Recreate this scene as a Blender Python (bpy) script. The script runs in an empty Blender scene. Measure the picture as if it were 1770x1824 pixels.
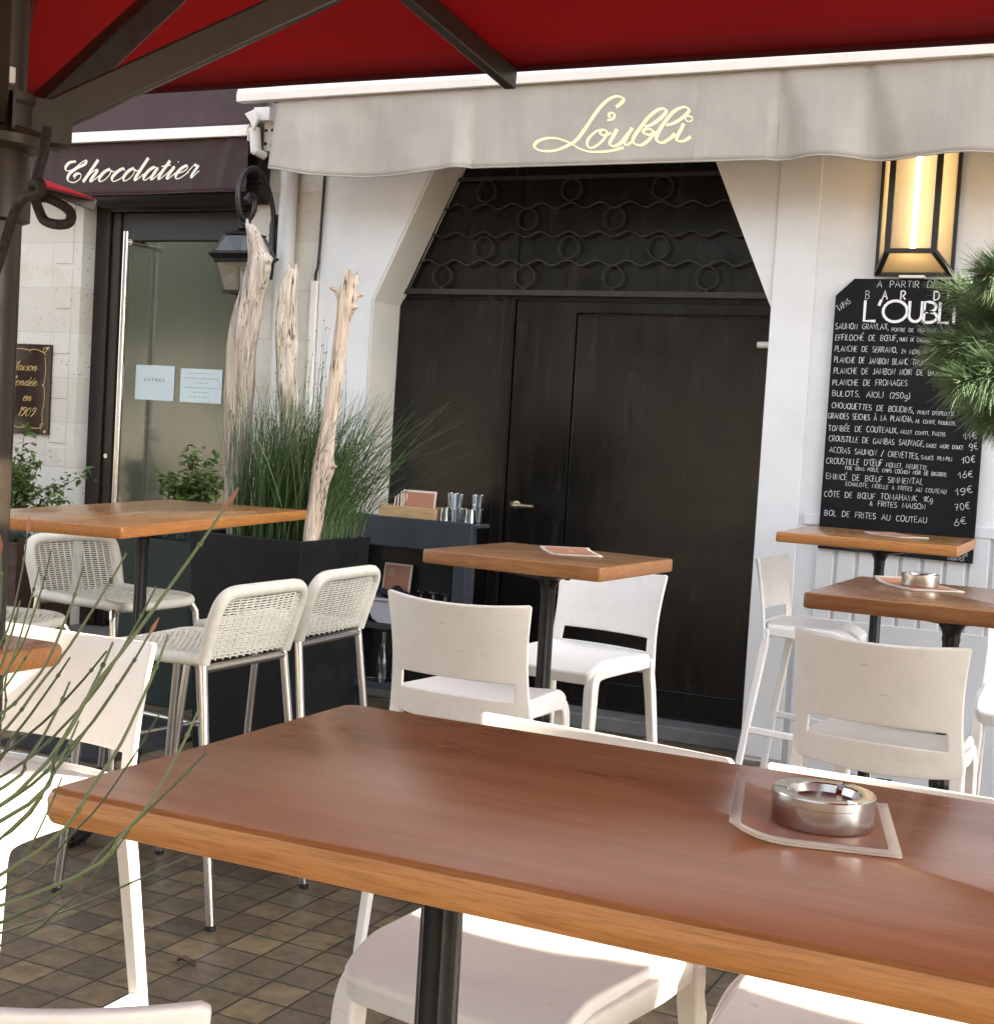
import bpy, math, random
from mathutils import Vector, Matrix
random.seed(11)
sc = bpy.context.scene
COL = sc.collection
R = math.radians
PI = math.pi

# ------------------------------------------------------------------ camera
cam_d = bpy.data.cameras.new("camera")
cam = bpy.data.objects.new("camera", cam_d)
COL.objects.link(cam)
sc.camera = cam
cr = Vector((0.901637, 0.428404, 0.059338))
cu = Vector((-0.077252, 0.024533, 0.996710))
cf = Vector((-0.425539, 0.903254, -0.055215))
m = Matrix((cr, cu, -cf)).transposed().to_4x4()
m.translation = Vector((0, 0, 1.45))
cam.matrix_world = m
cam_d.sensor_fit = 'HORIZONTAL'
cam_d.sensor_width = 36.0
cam_d.lens = 2537.9 / 1770.0 * 36.0
cam_d.clip_start = 0.05
cam_d.clip_end = 500.0

# ------------------------------------------------------------------ light
SUN_EL, SUN_AZ = 30.0, 12.0        # the sun stands low over the right end of the street, a little behind the facade line
w = bpy.data.worlds.new("World")
sc.world = w
w.use_nodes = True
nt = w.node_tree
bg = nt.nodes["Background"]
sky = nt.nodes.new("ShaderNodeTexSky")
sky.sky_type = 'NISHITA'
sky.sun_disc = False
sky.sun_elevation = R(SUN_EL)
sky.sun_rotation = R(90.0 - SUN_AZ)
sky.air_density = 1.0
sky.dust_density = 2.0
sky.ozone_density = 1.0
hs = nt.nodes.new("ShaderNodeHueSaturation")      # hazy summer sky: paler than the clear-air model
hs.inputs['Saturation'].default_value = .38
nt.links.new(sky.outputs[0], hs.inputs['Color'])
nt.links.new(hs.outputs[0], bg.inputs[0])
bg.inputs[1].default_value = 0.15
sd = bpy.data.lights.new("sun", 'SUN')
sd.energy = 4.0
sd.angle = R(0.5)
sd.color = (1.0, 0.86, 0.66)
so = bpy.data.objects.new("sun", sd)
COL.objects.link(so)
sdir = Vector((math.cos(R(SUN_EL)) * math.cos(R(SUN_AZ)), math.cos(R(SUN_EL)) * math.sin(R(SUN_AZ)), math.sin(R(SUN_EL))))
so.rotation_euler = sdir.to_track_quat('Z', 'Y').to_euler()
so.location = (8, 0, 8)

sc.view_settings.view_transform = 'Standard'
sc.view_settings.look = 'None'
sc.view_settings.exposure = 2.25
sc.view_settings.gamma = 1.0
sc.render.engine = 'CYCLES'
sc.cycles.max_bounces = 8
sc.cycles.transparent_max_bounces = 12
sc.cycles.sample_clamp_indirect = 6.0

# ------------------------------------------------------------------ helpers
class MB:
    """collects shapes into one mesh"""
    def __init__(s):
        s.v, s.f, s.mi = [], [], []
    def add(s, vs, fs, mi=0):
        o = len(s.v)
        s.v += [tuple(p) for p in vs]
        s.f += [tuple(i + o for i in f) for f in fs]
        s.mi += [mi] * len(fs)
        return s
    def box(s, x0, x1, y0, y1, z0, z1, mi=0, mat=None):
        vs = [Vector((x, y, z)) for z in (z0, z1) for y in (y0, y1) for x in (x0, x1)]
        if mat: vs = [mat @ p for p in vs]
        return s.add(vs, [(0, 2, 3, 1), (4, 5, 7, 6), (0, 1, 5, 4), (2, 6, 7, 3), (0, 4, 6, 2), (1, 3, 7, 5)], mi)
    def beam(s, a, b, w, h, up=(0, 0, 1), w2=None, h2=None, mi=0):
        a, b = Vector(a), Vector(b)
        d = (b - a).normalized()
        x = d.cross(Vector(up))
        if x.length < 1e-4: x = Vector((1, 0, 0))
        x.normalize(); y = x.cross(d)
        vs = []
        for p, ww, hh in ((a, w, h), (b, w2 or w, h2 or h)):
            vs += [p + x * sx * ww / 2 + y * sy * hh / 2 for sx, sy in ((-1, -1), (1, -1), (1, 1), (-1, 1))]
        return s.add(vs, [(3, 2, 1, 0), (4, 5, 6, 7)] + [(i, (i + 1) % 4, 4 + (i + 1) % 4, 4 + i) for i in range(4)], mi)
    def tube(s, pts, r, n=8, caps=True, mi=0, closed=False):
        pts = [Vector(p) for p in pts]
        k = len(pts)
        rs = r if isinstance(r, (list, tuple)) else [r] * k
        up = None
        vs = []
        for i, p in enumerate(pts):
            if closed: d = pts[(i + 1) % k] - pts[i - 1]
            else: d = pts[min(i + 1, k - 1)] - pts[max(i - 1, 0)]
            if d.length < 1e-9: d = Vector((0, 0, 1))
            d.normalize()
            if up is None:
                up = Vector((0, 0, 1)) if abs(d.z) < .9 else Vector((1, 0, 0))
            x = d.cross(up)
            if x.length < 1e-5: x = d.orthogonal()
            x.normalize(); y = x.cross(d).normalized(); up = y
            for j in range(n):
                a = 2 * PI * (j + .5) / n
                vs.append(p + (x * math.cos(a) + y * math.sin(a)) * rs[i])
        fs = []
        for i in range(k if closed else k - 1):
            i2 = (i + 1) % k
            fs += [(i * n + j, i * n + (j + 1) % n, i2 * n + (j + 1) % n, i2 * n + j) for j in range(n)]
        if caps and not closed:
            fs += [tuple(range(n))[::-1], tuple((k - 1) * n + j for j in range(n))]
        return s.add(vs, fs, mi)
    def lathe(s, prof, n=24, c=(0, 0, 0), mi=0, fl=None):
        vs, fs = [], []
        k = len(prof)
        for i, (r, z) in enumerate(prof):
            for j in range(n):
                a = 2 * PI * j / n
                rr = r * (1 + (fl[1] * math.cos(fl[0] * a) if fl and fl[2] < z < fl[3] else 0))
                vs.append((c[0] + rr * math.cos(a), c[1] + rr * math.sin(a), c[2] + z))
        for i in range(k - 1):
            fs += [(i * n + j, i * n + (j + 1) % n, (i + 1) * n + (j + 1) % n, (i + 1) * n + j) for j in range(n)]
        if prof[0][0] > 1e-5: fs.append(tuple(range(n))[::-1])
        if prof[-1][0] > 1e-5: fs.append(tuple((k - 1) * n + j for j in range(n)))
        return s.add(vs, fs, mi)
    def prism(s, poly, lo, hi, axis='y', mi=0):
        """polygon (a, b) pushed from lo to hi along an axis"""
        n = len(poly)
        def P(a, b, c):
            return {'y': (a, c, b), 'z': (a, b, c), 'x': (c, a, b)}[axis]
        vs = [P(a, b, lo) for a, b in poly] + [P(a, b, hi) for a, b in poly]
        return s.add(vs, [tuple(range(n)), tuple(range(2 * n - 1, n - 1, -1))] + [((i + 1) % n, i, n + i, n + (i + 1) % n) for i in range(n)], mi)
    def grid(s, fn, nu, nv, keep=None, mi=0):
        vs = [fn(i / nu, j / nv) for j in range(nv + 1) for i in range(nu + 1)]
        fs = [(j * (nu + 1) + i, j * (nu + 1) + i + 1, (j + 1) * (nu + 1) + i + 1, (j + 1) * (nu + 1) + i)
              for j in range(nv) for i in range(nu) if keep is None or keep(i, j)]
        return s.add(vs, fs, mi)
    def slab(s, w, d, z0, z1, rc=.015, re=.006, yaw=0, mi_top=0, mi_side=1):
        """table top: rounded corners and rounded edges"""
        def ring(ins, z):
            out = []
            r = max(rc - ins * .5, .002)
            for cx, cy, a0 in ((1, 1, 0), (-1, 1, 90), (-1, -1, 180), (1, -1, 270)):
                for k in range(5):
                    a = R(a0 + 22.5 * k)
                    out.append(((w / 2 - ins - r) * cx + r * math.cos(a), (d / 2 - ins - r) * cy + r * math.sin(a), z))
            return out
        q = []
        st = [(re, 0), (re * .3, re * .3), (0, re)]
        levels = [(i, z0 + h) for i, h in st] + [(i, z1 - h) for i, h in st[::-1]]
        n = 20
        vs = []
        for i, z in levels: vs += ring(i, z)
        fs = []
        for k in range(len(levels) - 1):
            fs += [(k * n + j, k * n + (j + 1) % n, (k + 1) * n + (j + 1) % n, (k + 1) * n + j) for j in range(n)]
        s.add(vs, fs, mi_side)
        o = len(s.v) - len(vs)
        s.f.append(tuple(o + (len(levels) - 1) * n + j for j in range(n))); s.mi.append(mi_top)
        s.f.append(tuple(o + j for j in range(n))[::-1]); s.mi.append(mi_side)
        return s
    def xf(s, mat):
        s.v = [tuple(mat @ Vector(p)) for p in s.v]
        return s
    def build(s, name, mats, parent=None, smooth=40, bevel=0, solid=0, loc=None, subsurf=0, bseg=2):
        me = bpy.data.meshes.new(name)
        me.from_pydata(s.v, [], s.f)
        if not isinstance(mats, (list, tuple)): mats = [mats]
        for mm in mats: me.materials.append(mm)
        if len(mats) > 1: me.polygons.foreach_set('material_index', s.mi)
        if smooth:
            me.polygons.foreach_set('use_smooth', [True] * len(me.polygons))
            me.set_sharp_from_angle(angle=R(smooth))
        me.update()
        o = bpy.data.objects.new(name, me)
        COL.objects.link(o)
        if loc: o.location = loc
        if parent: o.parent = parent
        if solid:
            md = o.modifiers.new('thick', 'SOLIDIFY'); md.thickness = solid; md.offset = 0
        if bevel:
            md = o.modifiers.new('bevel', 'BEVEL'); md.width = bevel; md.segments = bseg; md.limit_method = 'ANGLE'; md.angle_limit = R(50)
        if subsurf:
            md = o.modifiers.new('sub', 'SUBSURF'); md.levels = subsurf; md.render_levels = subsurf
        return o

def tag(o, label=None, cat=None, group=None, kind=None):
    if label: o['label'] = label
    if cat: o['category'] = cat
    if group: o['group'] = group
    if kind: o['kind'] = kind
    return o
def thing(name, label, cat, loc=(0, 0, 0), rz=0, group=None):
    o = bpy.data.objects.new(name, None)
    COL.objects.link(o)
    o.empty_display_size = .1
    o.location = loc
    o.rotation_euler = (0, 0, rz)
    return tag(o, label, cat, group)
def dup(o, loc, rz, label, group=None):
    def cp(a, par):
        b = a.copy(); COL.objects.link(b); b.parent = par
        for ch in a.children: cp(ch, b)
        return b
    c = cp(o, None)
    c.location = loc; c.rotation_euler = (0, 0, rz); c['label'] = label
    if group: c['group'] = group
    return c
def cat_rom(pts, k=6, closed=False):
    P = [Vector(p) for p in pts]
    n = len(P); out = []
    for i in range(n if closed else n - 1):
        if closed: a, b, c, d = P[i - 1], P[i], P[(i + 1) % n], P[(i + 2) % n]
        else: a, b, c, d = P[max(i - 1, 0)], P[i], P[i + 1], P[min(i + 2, n - 1)]
        for t in range(k):
            t /= k
            out.append(.5 * ((2 * b) + (c - a) * t + (2 * a - 5 * b + 4 * c - d) * t * t + (3 * b - a - 3 * c + d) * t ** 3))
    if not closed: out.append(P[-1])
    return out
def ribbon(mb, pts, width, y, mi=0, th=.0012):
    """flat stroke of varying width on a plane facing the street (x, z), standing th proud"""
    n = len(pts)
    L, Rr = [], []
    for i in range(n):
        d = Vector(pts[min(i + 1, n - 1)]) - Vector(pts[max(i - 1, 0)])
        if d.length < 1e-9: d = Vector((1, 0))
        d.normalize()
        q = Vector((-d.y, d.x)); ww = width(d) if callable(width) else width
        p = Vector(pts[i])
        L.append(p + q * ww / 2); Rr.append(p - q * ww / 2)
    yf = y if callable(y) else (lambda x, z: y)
    vs = [(p.x, yf(p.x, p.y) - th, p.y) for p in L] + [(p.x, yf(p.x, p.y) - th, p.y) for p in Rr]
    fs = [(i, n + i, n + i + 1, i + 1) for i in range(n - 1)]
    mb.add(vs, fs, mi)

# ------------------------------------------------------------------ materials
def new_mat(name):
    mt = bpy.data.materials.new(name)
    mt.use_nodes = True
    t = mt.node_tree
    return mt, t, t.nodes["Principled BSDF"], t.nodes, t.links
def coords(t, scale=(1, 1, 1), rot=(0, 0, 0), which='Object'):
    tc = t.nodes.new("ShaderNodeTexCoord"); mp = t.nodes.new("ShaderNodeMapping")
    mp.inputs['Scale'].default_value = scale; mp.inputs['Rotation'].default_value = rot
    t.links.new(tc.outputs[which], mp.inputs[0])
    return mp.outputs[0]
def noise(t, vec, sc_=5, det=4, rough=.55, dist=0):
    n = t.nodes.new("ShaderNodeTexNoise")
    n.inputs['Scale'].default_value = sc_; n.inputs['Detail'].default_value = det
    n.inputs['Roughness'].default_value = rough; n.inputs['Distortion'].default_value = dist
    t.links.new(vec, n.inputs['Vector'])
    return n.outputs['Fac']
def ramp(t, fac, stops):
    r = t.nodes.new("ShaderNodeValToRGB")
    e = r.color_ramp.elements
    while len(e) < len(stops): e.new(.5)
    for k, (p, c) in enumerate(stops):
        e[k].position = p
        e[k].color = (*c, 1) if isinstance(c, (tuple, list)) else (c, c, c, 1)
    t.links.new(fac, r.inputs[0])
    return r.outputs[0]
def mix(t, fac, a, b, mode='MIX'):
    x = t.nodes.new("ShaderNodeMix"); x.data_type = 'RGBA'; x.blend_type = mode
    for s_, v in ((0, fac), (6, a), (7, b)):
        if isinstance(v, bpy.types.NodeSocket): t.links.new(v, x.inputs[s_])
        elif isinstance(v, (int, float)): x.inputs[s_].default_value = v if s_ == 0 else (v, v, v, 1)
        else: x.inputs[s_].default_value = (*v, 1)
    return x.outputs[2]
def bump(t, h, b, strength=.2, dist=.01):
    n = t.nodes.new("ShaderNodeBump"); n.inputs['Strength'].default_value = strength; n.inputs['Distance'].default_value = dist
    t.links.new(h, n.inputs['Height']); t.links.new(n.outputs[0], b.inputs['Normal'])
    return n
def simple(name, col, rough=.5, metal=0, var=.12, vs=8, bmp=0, bs=60, spec=.5, aniso=None):
    mt, t, b, N, Lk = new_mat(name)
    v = coords(t)
    n = noise(t, v, vs, 5)
    c2 = tuple(min(1, c * (1 + var)) for c in col); c1 = tuple(c * (1 - var) for c in col)
    Lk.new(ramp(t, n, [(.3, c1), (.7, c2)]), b.inputs['Base Color'])
    b.inputs['Metallic'].default_value = metal
    b.inputs['Specular IOR Level'].default_value = spec
    rr = ramp(t, noise(t, v, vs * 2.3, 4), [(.3, max(.02, rough * .8)), (.75, min(1, rough * 1.25))])
    Lk.new(rr, b.inputs['Roughness'])
    if bmp: bump(t, noise(t, v, bs, 3), b, bmp, .004)
    return mt

def wood(name, dark, mid, light, rough=.3, sx=1.3, stave=0, mott=0.0, fine=1.0, rvar=.35):
    mt, t, b, N, Lk = new_mat(name)
    v = coords(t, (sx, sx * 14, sx * 14))
    n1 = noise(t, v, 3.5, 6, .55, .25)
    v2 = coords(t, (sx * 3, sx * 90, sx * 60))
    n2 = noise(t, v2, 3, 3)
    c = ramp(t, n1, [(.25, dark), (.5, mid), (.78, light)])
    c = mix(t, ramp(t, n2, [(.36, 1 - .45 * fine), (.52, 1.0)]), tuple(x * .55 for x in dark), c)
    if stave:
        br = t.nodes.new("ShaderNodeTexBrick")
        br.inputs['Scale'].default_value = 1; br.inputs['Brick Width'].default_value = .9; br.inputs['Row Height'].default_value = stave
        br.inputs['Mortar Size'].default_value = .0006; br.inputs['Color1'].default_value = (.72, .72, .72, 1); br.inputs['Color2'].default_value = (1.15, 1.15, 1.15, 1); br.inputs['Mortar'].default_value = (.55, .5, .45, 1)
        Lk.new(coords(t), br.inputs['Vector'])
        c = mix(t, 1, c, br.outputs['Color'], 'MULTIPLY')
    if mott:
        n3 = noise(t, coords(t, (1, 2.2, 2)), 5, 3, .5)
        c = mix(t, ramp(t, n3, [(.45, 0), (.75, mott)]), c, tuple(min(1, x * 1.7 + .02) for x in mid))
    Lk.new(c, b.inputs['Base Color'])
    Lk.new(ramp(t, noise(t, coords(t, (1, 3, 3)), 7, 6, .7), [(.3, rough * (1 - rvar * .7)), (.75, rough * (1 + rvar * 1.4))]), b.inputs['Roughness'])
    if fine > .3: bump(t, n2, b, .04 * fine, .001)
    return mt

M = {}
def worn_top():
    mt, t, b, N, Lk = new_mat('stained_beech')
    n1 = noise(t, coords(t, (.9, 9, 9)), 3.2, 6, .55, .3)
    c = ramp(t, n1, [(.25, (.47, .175, .062)), (.5, (.60, .240, .092)), (.75, (.69, .31, .135))])
    gr = noise(t, coords(t, (5, 170, 100)), 2.2, 3)
    c = mix(t, ramp(t, gr, [(.36, .0), (.5, .28)]), c, (.33, .12, .048))
    cl = noise(t, coords(t, (1, 1.6, 1)), 3.4, 4, .55)
    c = mix(t, ramp(t, cl, [(.42, 0), (.72, .30)]), c, (.62, .33, .19))
    sc = noise(t, coords(t, (7, 60, 40), (0, 0, R(24))), 2.4, 2)
    sm_ = ramp(t, sc, [(.72, 0), (.745, .35)])
    c = mix(t, sm_, c, (.68, .43, .28))
    vo = t.nodes.new("ShaderNodeTexVoronoi"); vo.inputs['Scale'].default_value = 4.2
    t.links.new(coords(t, (1, 1, .01)), vo.inputs['Vector'])
    ring = ramp(t, vo.outputs['Distance'], [(.150, 0), (.158, .10), (.170, .10), (.178, 0)])
    c = mix(t, ring, c, (.60, .34, .2))
    Lk.new(c, b.inputs['Base Color'])
    rg = mix(t, .5, ramp(t, cl, [(.35, .17), (.75, .29)]), ramp(t, ring, [(0, .20), (.3, .38)]))
    Lk.new(rg, b.inputs['Roughness'])
    bump(t, noise(t, coords(t, (1, 1, 1)), 26, 3, .5), b, .05, .003)
    return mt
M['top_red'] = worn_top()
M['edge_oak'] = wood('beech_edge', (.36, .15, .045), (.45, .20, .063), (.52, .245, .085), .34, 2.2)
M['oak'] = wood('varnished_oak', (.24, .105, .032), (.34, .155, .048), (.42, .21, .075), .2, 1.6, .11)
M['oak_edge'] = wood('oak_edge', (.30, .115, .03), (.42, .17, .045), (.5, .22, .065), .35, 2.2)
M['walnut'] = wood('dark_oak', (.15, .062, .024), (.22, .092, .035), (.28, .125, .05), .25, 1.6, .16)
M['walnut_edge'] = wood('dark_oak_edge', (.17, .066, .02), (.25, .1, .03), (.31, .13, .042), .35, 2.2)
M['cen_top'] = wood('worn_oak', (.17, .08, .03), (.25, .12, .045), (.3, .155, .065), .33, 1.4, .14)
M['cen_edge'] = wood('worn_oak_edge', (.2, .085, .026), (.33, .14, .042), (.42, .19, .065), .4, 2.2)
M['pale_wood'] = wood('pale_pine', (.42, .26, .11), (.55, .36, .17), (.62, .43, .22), .5, 2.5)
M['iron'] = simple('cast_iron', (.0065, .006, .006), .36, 0, .3, 14, .2, 45, .35)
M['alu_bronze'] = simple('bronze_paint', (.038, .029, .019), .38, .35, .15, 10, .05)
M['chrome'] = simple('steel_tube', (.62, .60, .57), .2, 1, .03, 3)
M['steel'] = simple('brushed_steel', (.55, .52, .49), .24, 1, .03, 3)
M['rubber'] = simple('black_rubber', (.012, .012, .012), .6)
M['black_paint'] = simple('black_paint', (.013, .012, .012), .4, 0, .2, 12, .08)
M['white_paint'] = simple('white_paint', (.76, .72, .66), .4, 0, .05)
M['cord'] = simple('woven_cord', (.70, .68, .60), .55, 0, .08, 25, .15, 150)
M['rope'] = simple('dark_rope', (.016, .010, .008), .8, 0, .3, 60, .5, 200)

def plastic():
    mt, t, b, N, Lk = new_mat('white_plastic')
    v = coords(t)
    dirt = noise(t, v, 9, 7, .7)
    base = mix(t, ramp(t, dirt, [(.50, 0), (.80, .42)]), (.83, .80, .76), (.60, .55, .49))
    sc1 = noise(t, coords(t, (6, 40, 30)), 4, 3)
    base = mix(t, ramp(t, sc1, [(.67, 0), (.73, .38)]), base, (.35, .31, .28))
    Lk.new(base, b.inputs['Base Color'])
    Lk.new(ramp(t, noise(t, v, 14, 4), [(.3, .33), (.7, .5)]), b.inputs['Roughness'])
    b.inputs['Subsurface Weight'].default_value = .06
    b.inputs['Subsurface Radius'].default_value = (.02, .012, .008)
    bump(t, noise(t, v, 320, 2), b, .05, .001)
    return mt
M['plastic'] = plastic()

def tiles():
    mt, t, b, N, Lk = new_mat('clay_tiles')
    v = coords(t, rot=(0, 0, R(0)))
    br = t.nodes.new("ShaderNodeTexBrick")
    br.offset = 0; br.squash = 1
    S = .1237
    br.inputs['Scale'].default_value = 1; br.inputs['Brick Width'].default_value = S; br.inputs['Row Height'].default_value = S
    br.inputs['Mortar Size'].default_value = .0042; br.inputs['Mortar Smooth'].default_value = .25
    br.inputs['Color1'].default_value = (0, 0, 0, 1); br.inputs['Color2'].default_value = (1, 1, 1, 1)
    br.inputs['Bias'].default_value = 0
    mpn = v.node
    mpn.inputs['Location'].default_value = (.02114, .03514, 0)
    Lk.new(v, br.inputs['Vector'])
    body = ramp(t, br.outputs['Color'], [(0, (.070, .053, .034)), (.35, (.158, .113, .056)), (.65, (.122, .094, .058)), (1, (.235, .170, .085))])
    big = noise(t, v, 13, 6, .65)
    body = mix(t, ramp(t, big, [(.34, .75), (.62, 0)]), body, (.062, .047, .035))
    fine = noise(t, v, 60, 5, .7)
    body = mix(t, ramp(t, fine, [(.5, 0), (.8, .4)]), body, (.24, .185, .12))
    c = mix(t, br.outputs['Fac'], body, (.026, .021, .017))
    Lk.new(c, b.inputs['Base Color'])
    Lk.new(ramp(t, noise(t, v, 22, 5), [(.3, .32), (.75, .6)]), b.inputs['Roughness'])
    inv = t.nodes.new("ShaderNodeMath"); inv.operation = 'MULTIPLY_ADD'
    inv.inputs[1].default_value = -1; inv.inputs[2].default_value = 1
    Lk.new(br.outputs['Fac'], inv.inputs[0])
    ad = t.nodes.new("ShaderNodeMath"); ad.operation = 'MULTIPLY_ADD'; ad.inputs[1].default_value = .25
    Lk.new(big, ad.inputs[0]); Lk.new(inv.outputs[0], ad.inputs[2])
    bump(t, ad.outputs[0], b, .45, .004)
    return mt
M['tiles'] = tiles()

def stone():
    mt, t, b, N, Lk = new_mat('limestone')
    v = coords(t, rot=(R(90), 0, 0))
    br = t.nodes.new("ShaderNodeTexBrick")
    br.inputs['Scale'].default_value = 1; br.inputs['Brick Width'].default_value = .62; br.inputs['Row Height'].default_value = .262
    br.inputs['Mortar Size'].default_value = .0035; br.inputs['Mortar Smooth'].default_value = .3
    br.inputs['Color1'].default_value = (.56, .52, .45, 1); br.inputs['Color2'].default_value = (.66, .63, .57, 1); br.inputs['Mortar'].default_value = (.50, .48, .44, 1)
    v.node.inputs['Location'].default_value = (.2, .052, 0)
    Lk.new(v, br.inputs['Vector'])
    o = coords(t)
    blot = noise(t, o, 3.2, 7, .65)
    c = mix(t, ramp(t, blot, [(.5, 0), (.72, .55)]), br.outputs['Color'], (.46, .35, .21))
    pits = noise(t, coords(t, (26, 26, 55)), 1.0, 2, .5)
    area = noise(t, o, 2.1, 3)
    pm = ramp(t, pits, [(.66, 0), (.70, 1)])
    am = ramp(t, area, [(.42, 0), (.55, .85)])
    pm2 = mix(t, 1, pm, am, 'MULTIPLY')
    c = mix(t, pm2, c, (.24, .18, .12))
    Lk.new(c, b.inputs['Base Color'])
    b.inputs['Roughness'].default_value = .85
    bump(t, mix(t, pm2, noise(t, o, 40, 6), 0.0), b, .25, .006)
    return mt
M['stone'] = stone()

def plaster():
    mt, t, b, N, Lk = new_mat('white_plaster')
    v = coords(t)
    n = noise(t, v, 2.2, 7, .65)
    c = ramp(t, n, [(.3, (.66, .655, .65)), (.6, (.75, .745, .74)), (.8, (.78, .775, .77))])
    st = noise(t, coords(t, (14, 14, 2.5)), 2, 6, .7)
    c = mix(t, ramp(t, st, [(.63, 0), (.8, .3)]), c, (.45, .43, .41))
    Lk.new(c, b.inputs['Base Color'])
    b.inputs['Roughness'].default_value = .6
    bump(t, noise(t, v, 35, 6, .6), b, .12, .004)
    return mt
M['plaster'] = plaster()
M['panel_white'] = simple('panel_white', (.66, .66, .665), .5, 0, .06, 3, .1, 30)
M['reveal'] = simple('cream_paint', (.66, .62, .55), .6, 0, .06, 4, .1, 30)

def door_metal():
    mt, t, b, N, Lk = new_mat('black_lacquer')
    st = noise(t, coords(t, (9, 9, 1.1)), 2.2, 6, .65)
    v = coords(t)
    b.inputs['Specular IOR Level'].default_value = .36
    c = ramp(t, st, [(.3, (.005, .0045, .0042)), (.58, (.0085, .007, .006)), (.8, (.026, .020, .016))])
    Lk.new(c, b.inputs['Base Color'])
    r2 = mix(t, .5, ramp(t, st, [(.3, .15), (.75, .32)]), ramp(t, noise(t, v, 6, 5), [(.3, .16), (.75, .36)]))
    Lk.new(r2, b.inputs['Roughness'])
    bump(t, noise(t, v, 7, 4), b, .05, .02)
    return mt
M['door'] = door_metal()

def fabric(name, col, rough=.85, trans=0, tcol=None, weave=420, stain=None, spec=.2):
    mt, t, b, N, Lk = new_mat(name)
    v = coords(t)
    n = noise(t, v, 4, 6, .65)
    c = ramp(t, n, [(.3, tuple(x * .88 for x in col)), (.7, tuple(min(1, x * 1.08) for x in col))])
    if stain:
        st = noise(t, coords(t, (9, 1, .7)), 2.0, 6, .7)
        c = mix(t, ramp(t, st, [(.48, 0), (.8, .45)]), c, stain)
    Lk.new(c, b.inputs['Base Color'])
    b.inputs['Roughness'].default_value = rough
    b.inputs['Specular IOR Level'].default_value = spec
    bump(t, noise(t, v, weave, 2), b, .12, .001)
    if trans:
        tr = N.new("ShaderNodeBsdfTranslucent"); tr.inputs[0].default_value = (*tcol, 1)
        ms = N.new("ShaderNodeMixShader"); ms.inputs[0].default_value = trans
        Lk.new(b.outputs[0], ms.inputs[1]); Lk.new(tr.outputs[0], ms.inputs[2])
        Lk.new(ms.outputs[0], N["Material Output"].inputs[0])
    return mt
M['red_fabric'] = fabric('red_canvas', (.30, .008, .012), .8, .25, (.44, .008, .013))
M['grey_fabric'] = fabric('taupe_canvas', (.45, .415, .365), .9, .1, (.5, .45, .37), 300, (.34, .32, .30))
M['brown_fabric'] = fabric('brown_canvas', (.060, .038, .038), .8, 0, None, 300, (.085, .06, .055))
M['gold'] = simple('cream_gold_print', (.97, .87, .52), .4, 0, .03)
M['cream_print'] = simple('cream_print', (.86, .80, .66), .5, 0, .05)
M['gold_line'] = simple('gilt_line', (.55, .38, .16), .3, .4, .1)
M['grille_iron'] = simple('weathered_iron', (.030, .027, .025), .45, .2, .3, 20, .15, 60)
M['title_white'] = simple('title_white', (.80, .78, .77), .6, 0, .03)
M['chalk'] = simple('chalk_marker', (.66, .67, .68), .8, 0, .25, 90)
M['board'] = simple('slate_board', (.0065, .006, .007), .7, 0, .45, 4, 0, 60, .22)
M['plaque_brown'] = simple('enamel_brown', (.018, .008, .008), .06, 0, .1)
M['cart_blue'] = simple('blue_grey_paint', (.036, .043, .051), .5, 0, .15, 9, .08)
M['planter_black'] = simple('anthracite_resin', (.0065, .0068, .0075), .55, 0, .2, 7, .1, 90, .3)
M['planter_green'] = simple('green_resin', (.012, .024, .021), .45, 0, .2, 7, .1, 90, .4)
M['planter_brown'] = wood('planter_boards', (.03, .013, .007), (.05, .022, .011), (.07, .032, .016), .6, 2, .12)
M['frame_brown'] = simple('brown_lacquer', (.016, .0105, .009), .35, 0, .15, 9)
M['terracotta_card'] = simple('terracotta_card', (.43, .19, .118), .45, 0, .06, 12)
M['card_cream'] = simple('cream_card', (.68, .60, .50), .6, 0, .06, 20)
M['paper'] = simple('blue_paper', (.58, .68, .69), .5, 0, .05, 6)
M['ink'] = simple('ink', (.03, .035, .04), .7)
M['soil'] = simple('soil', (.03, .02, .013), .95, 0, .4, 40, .6, 60)
M['white_tub'] = simple('grey_white_tub', (.5, .5, .54), .35, 0, .05)
M['navy'] = simple('navy_cloth', (.008, .008, .02), .85, 0, .3, 20)
M['brass'] = simple('old_brass', (.50, .40, .24), .32, .9, .15, 20)
M['pipe'] = simple('pvc_grey', (.55, .54, .52), .45, 0, .05, 4)
M['cable'] = simple('black_cable', (.01, .01, .011), .6)
M['step'] = simple('step_stone', (.17, .165, .155), .7, 0, .15, 8, .2)
M['mat'] = simple('rubber_mat', (.02, .022, .026), .7, 0, .2, 30)
M['asphalt'] = simple('asphalt', (.10, .095, .09), .9, 0, .2, 30, .4, 120)
M['glass_dark'] = None

def leaf(name, c1, c2, rough=.42, trans=.25):
    mt, t, b, N, Lk = new_mat(name)
    g = N.new("ShaderNodeNewGeometry")
    c = ramp(t, g.outputs['Random Per Island'], [(0, c1), (1, c2)])
    Lk.new(c, b.inputs['Base Color'])
    b.inputs['Roughness'].default_value = rough
    if trans:
        tr = N.new("ShaderNodeBsdfTranslucent"); Lk.new(c, tr.inputs[0])
        ms = N.new("ShaderNodeMixShader"); ms.inputs[0].default_value = trans
        Lk.new(b.outputs[0], ms.inputs[1]); Lk.new(tr.outputs[0], ms.inputs[2])
        Lk.new(ms.outputs[0], N["Material Output"].inputs[0])
    return mt
M['rush'] = leaf('rush_green', (.026, .055, .016), (.095, .155, .045), .45, 0)
M['rush_near'] = leaf('rush_near_green', (.045, .062, .022), (.12, .15, .062), .42, 0)
M['rush_tip'] = leaf('rush_tip', (.18, .06, .035), (.30, .13, .07), .6, 0)
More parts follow.
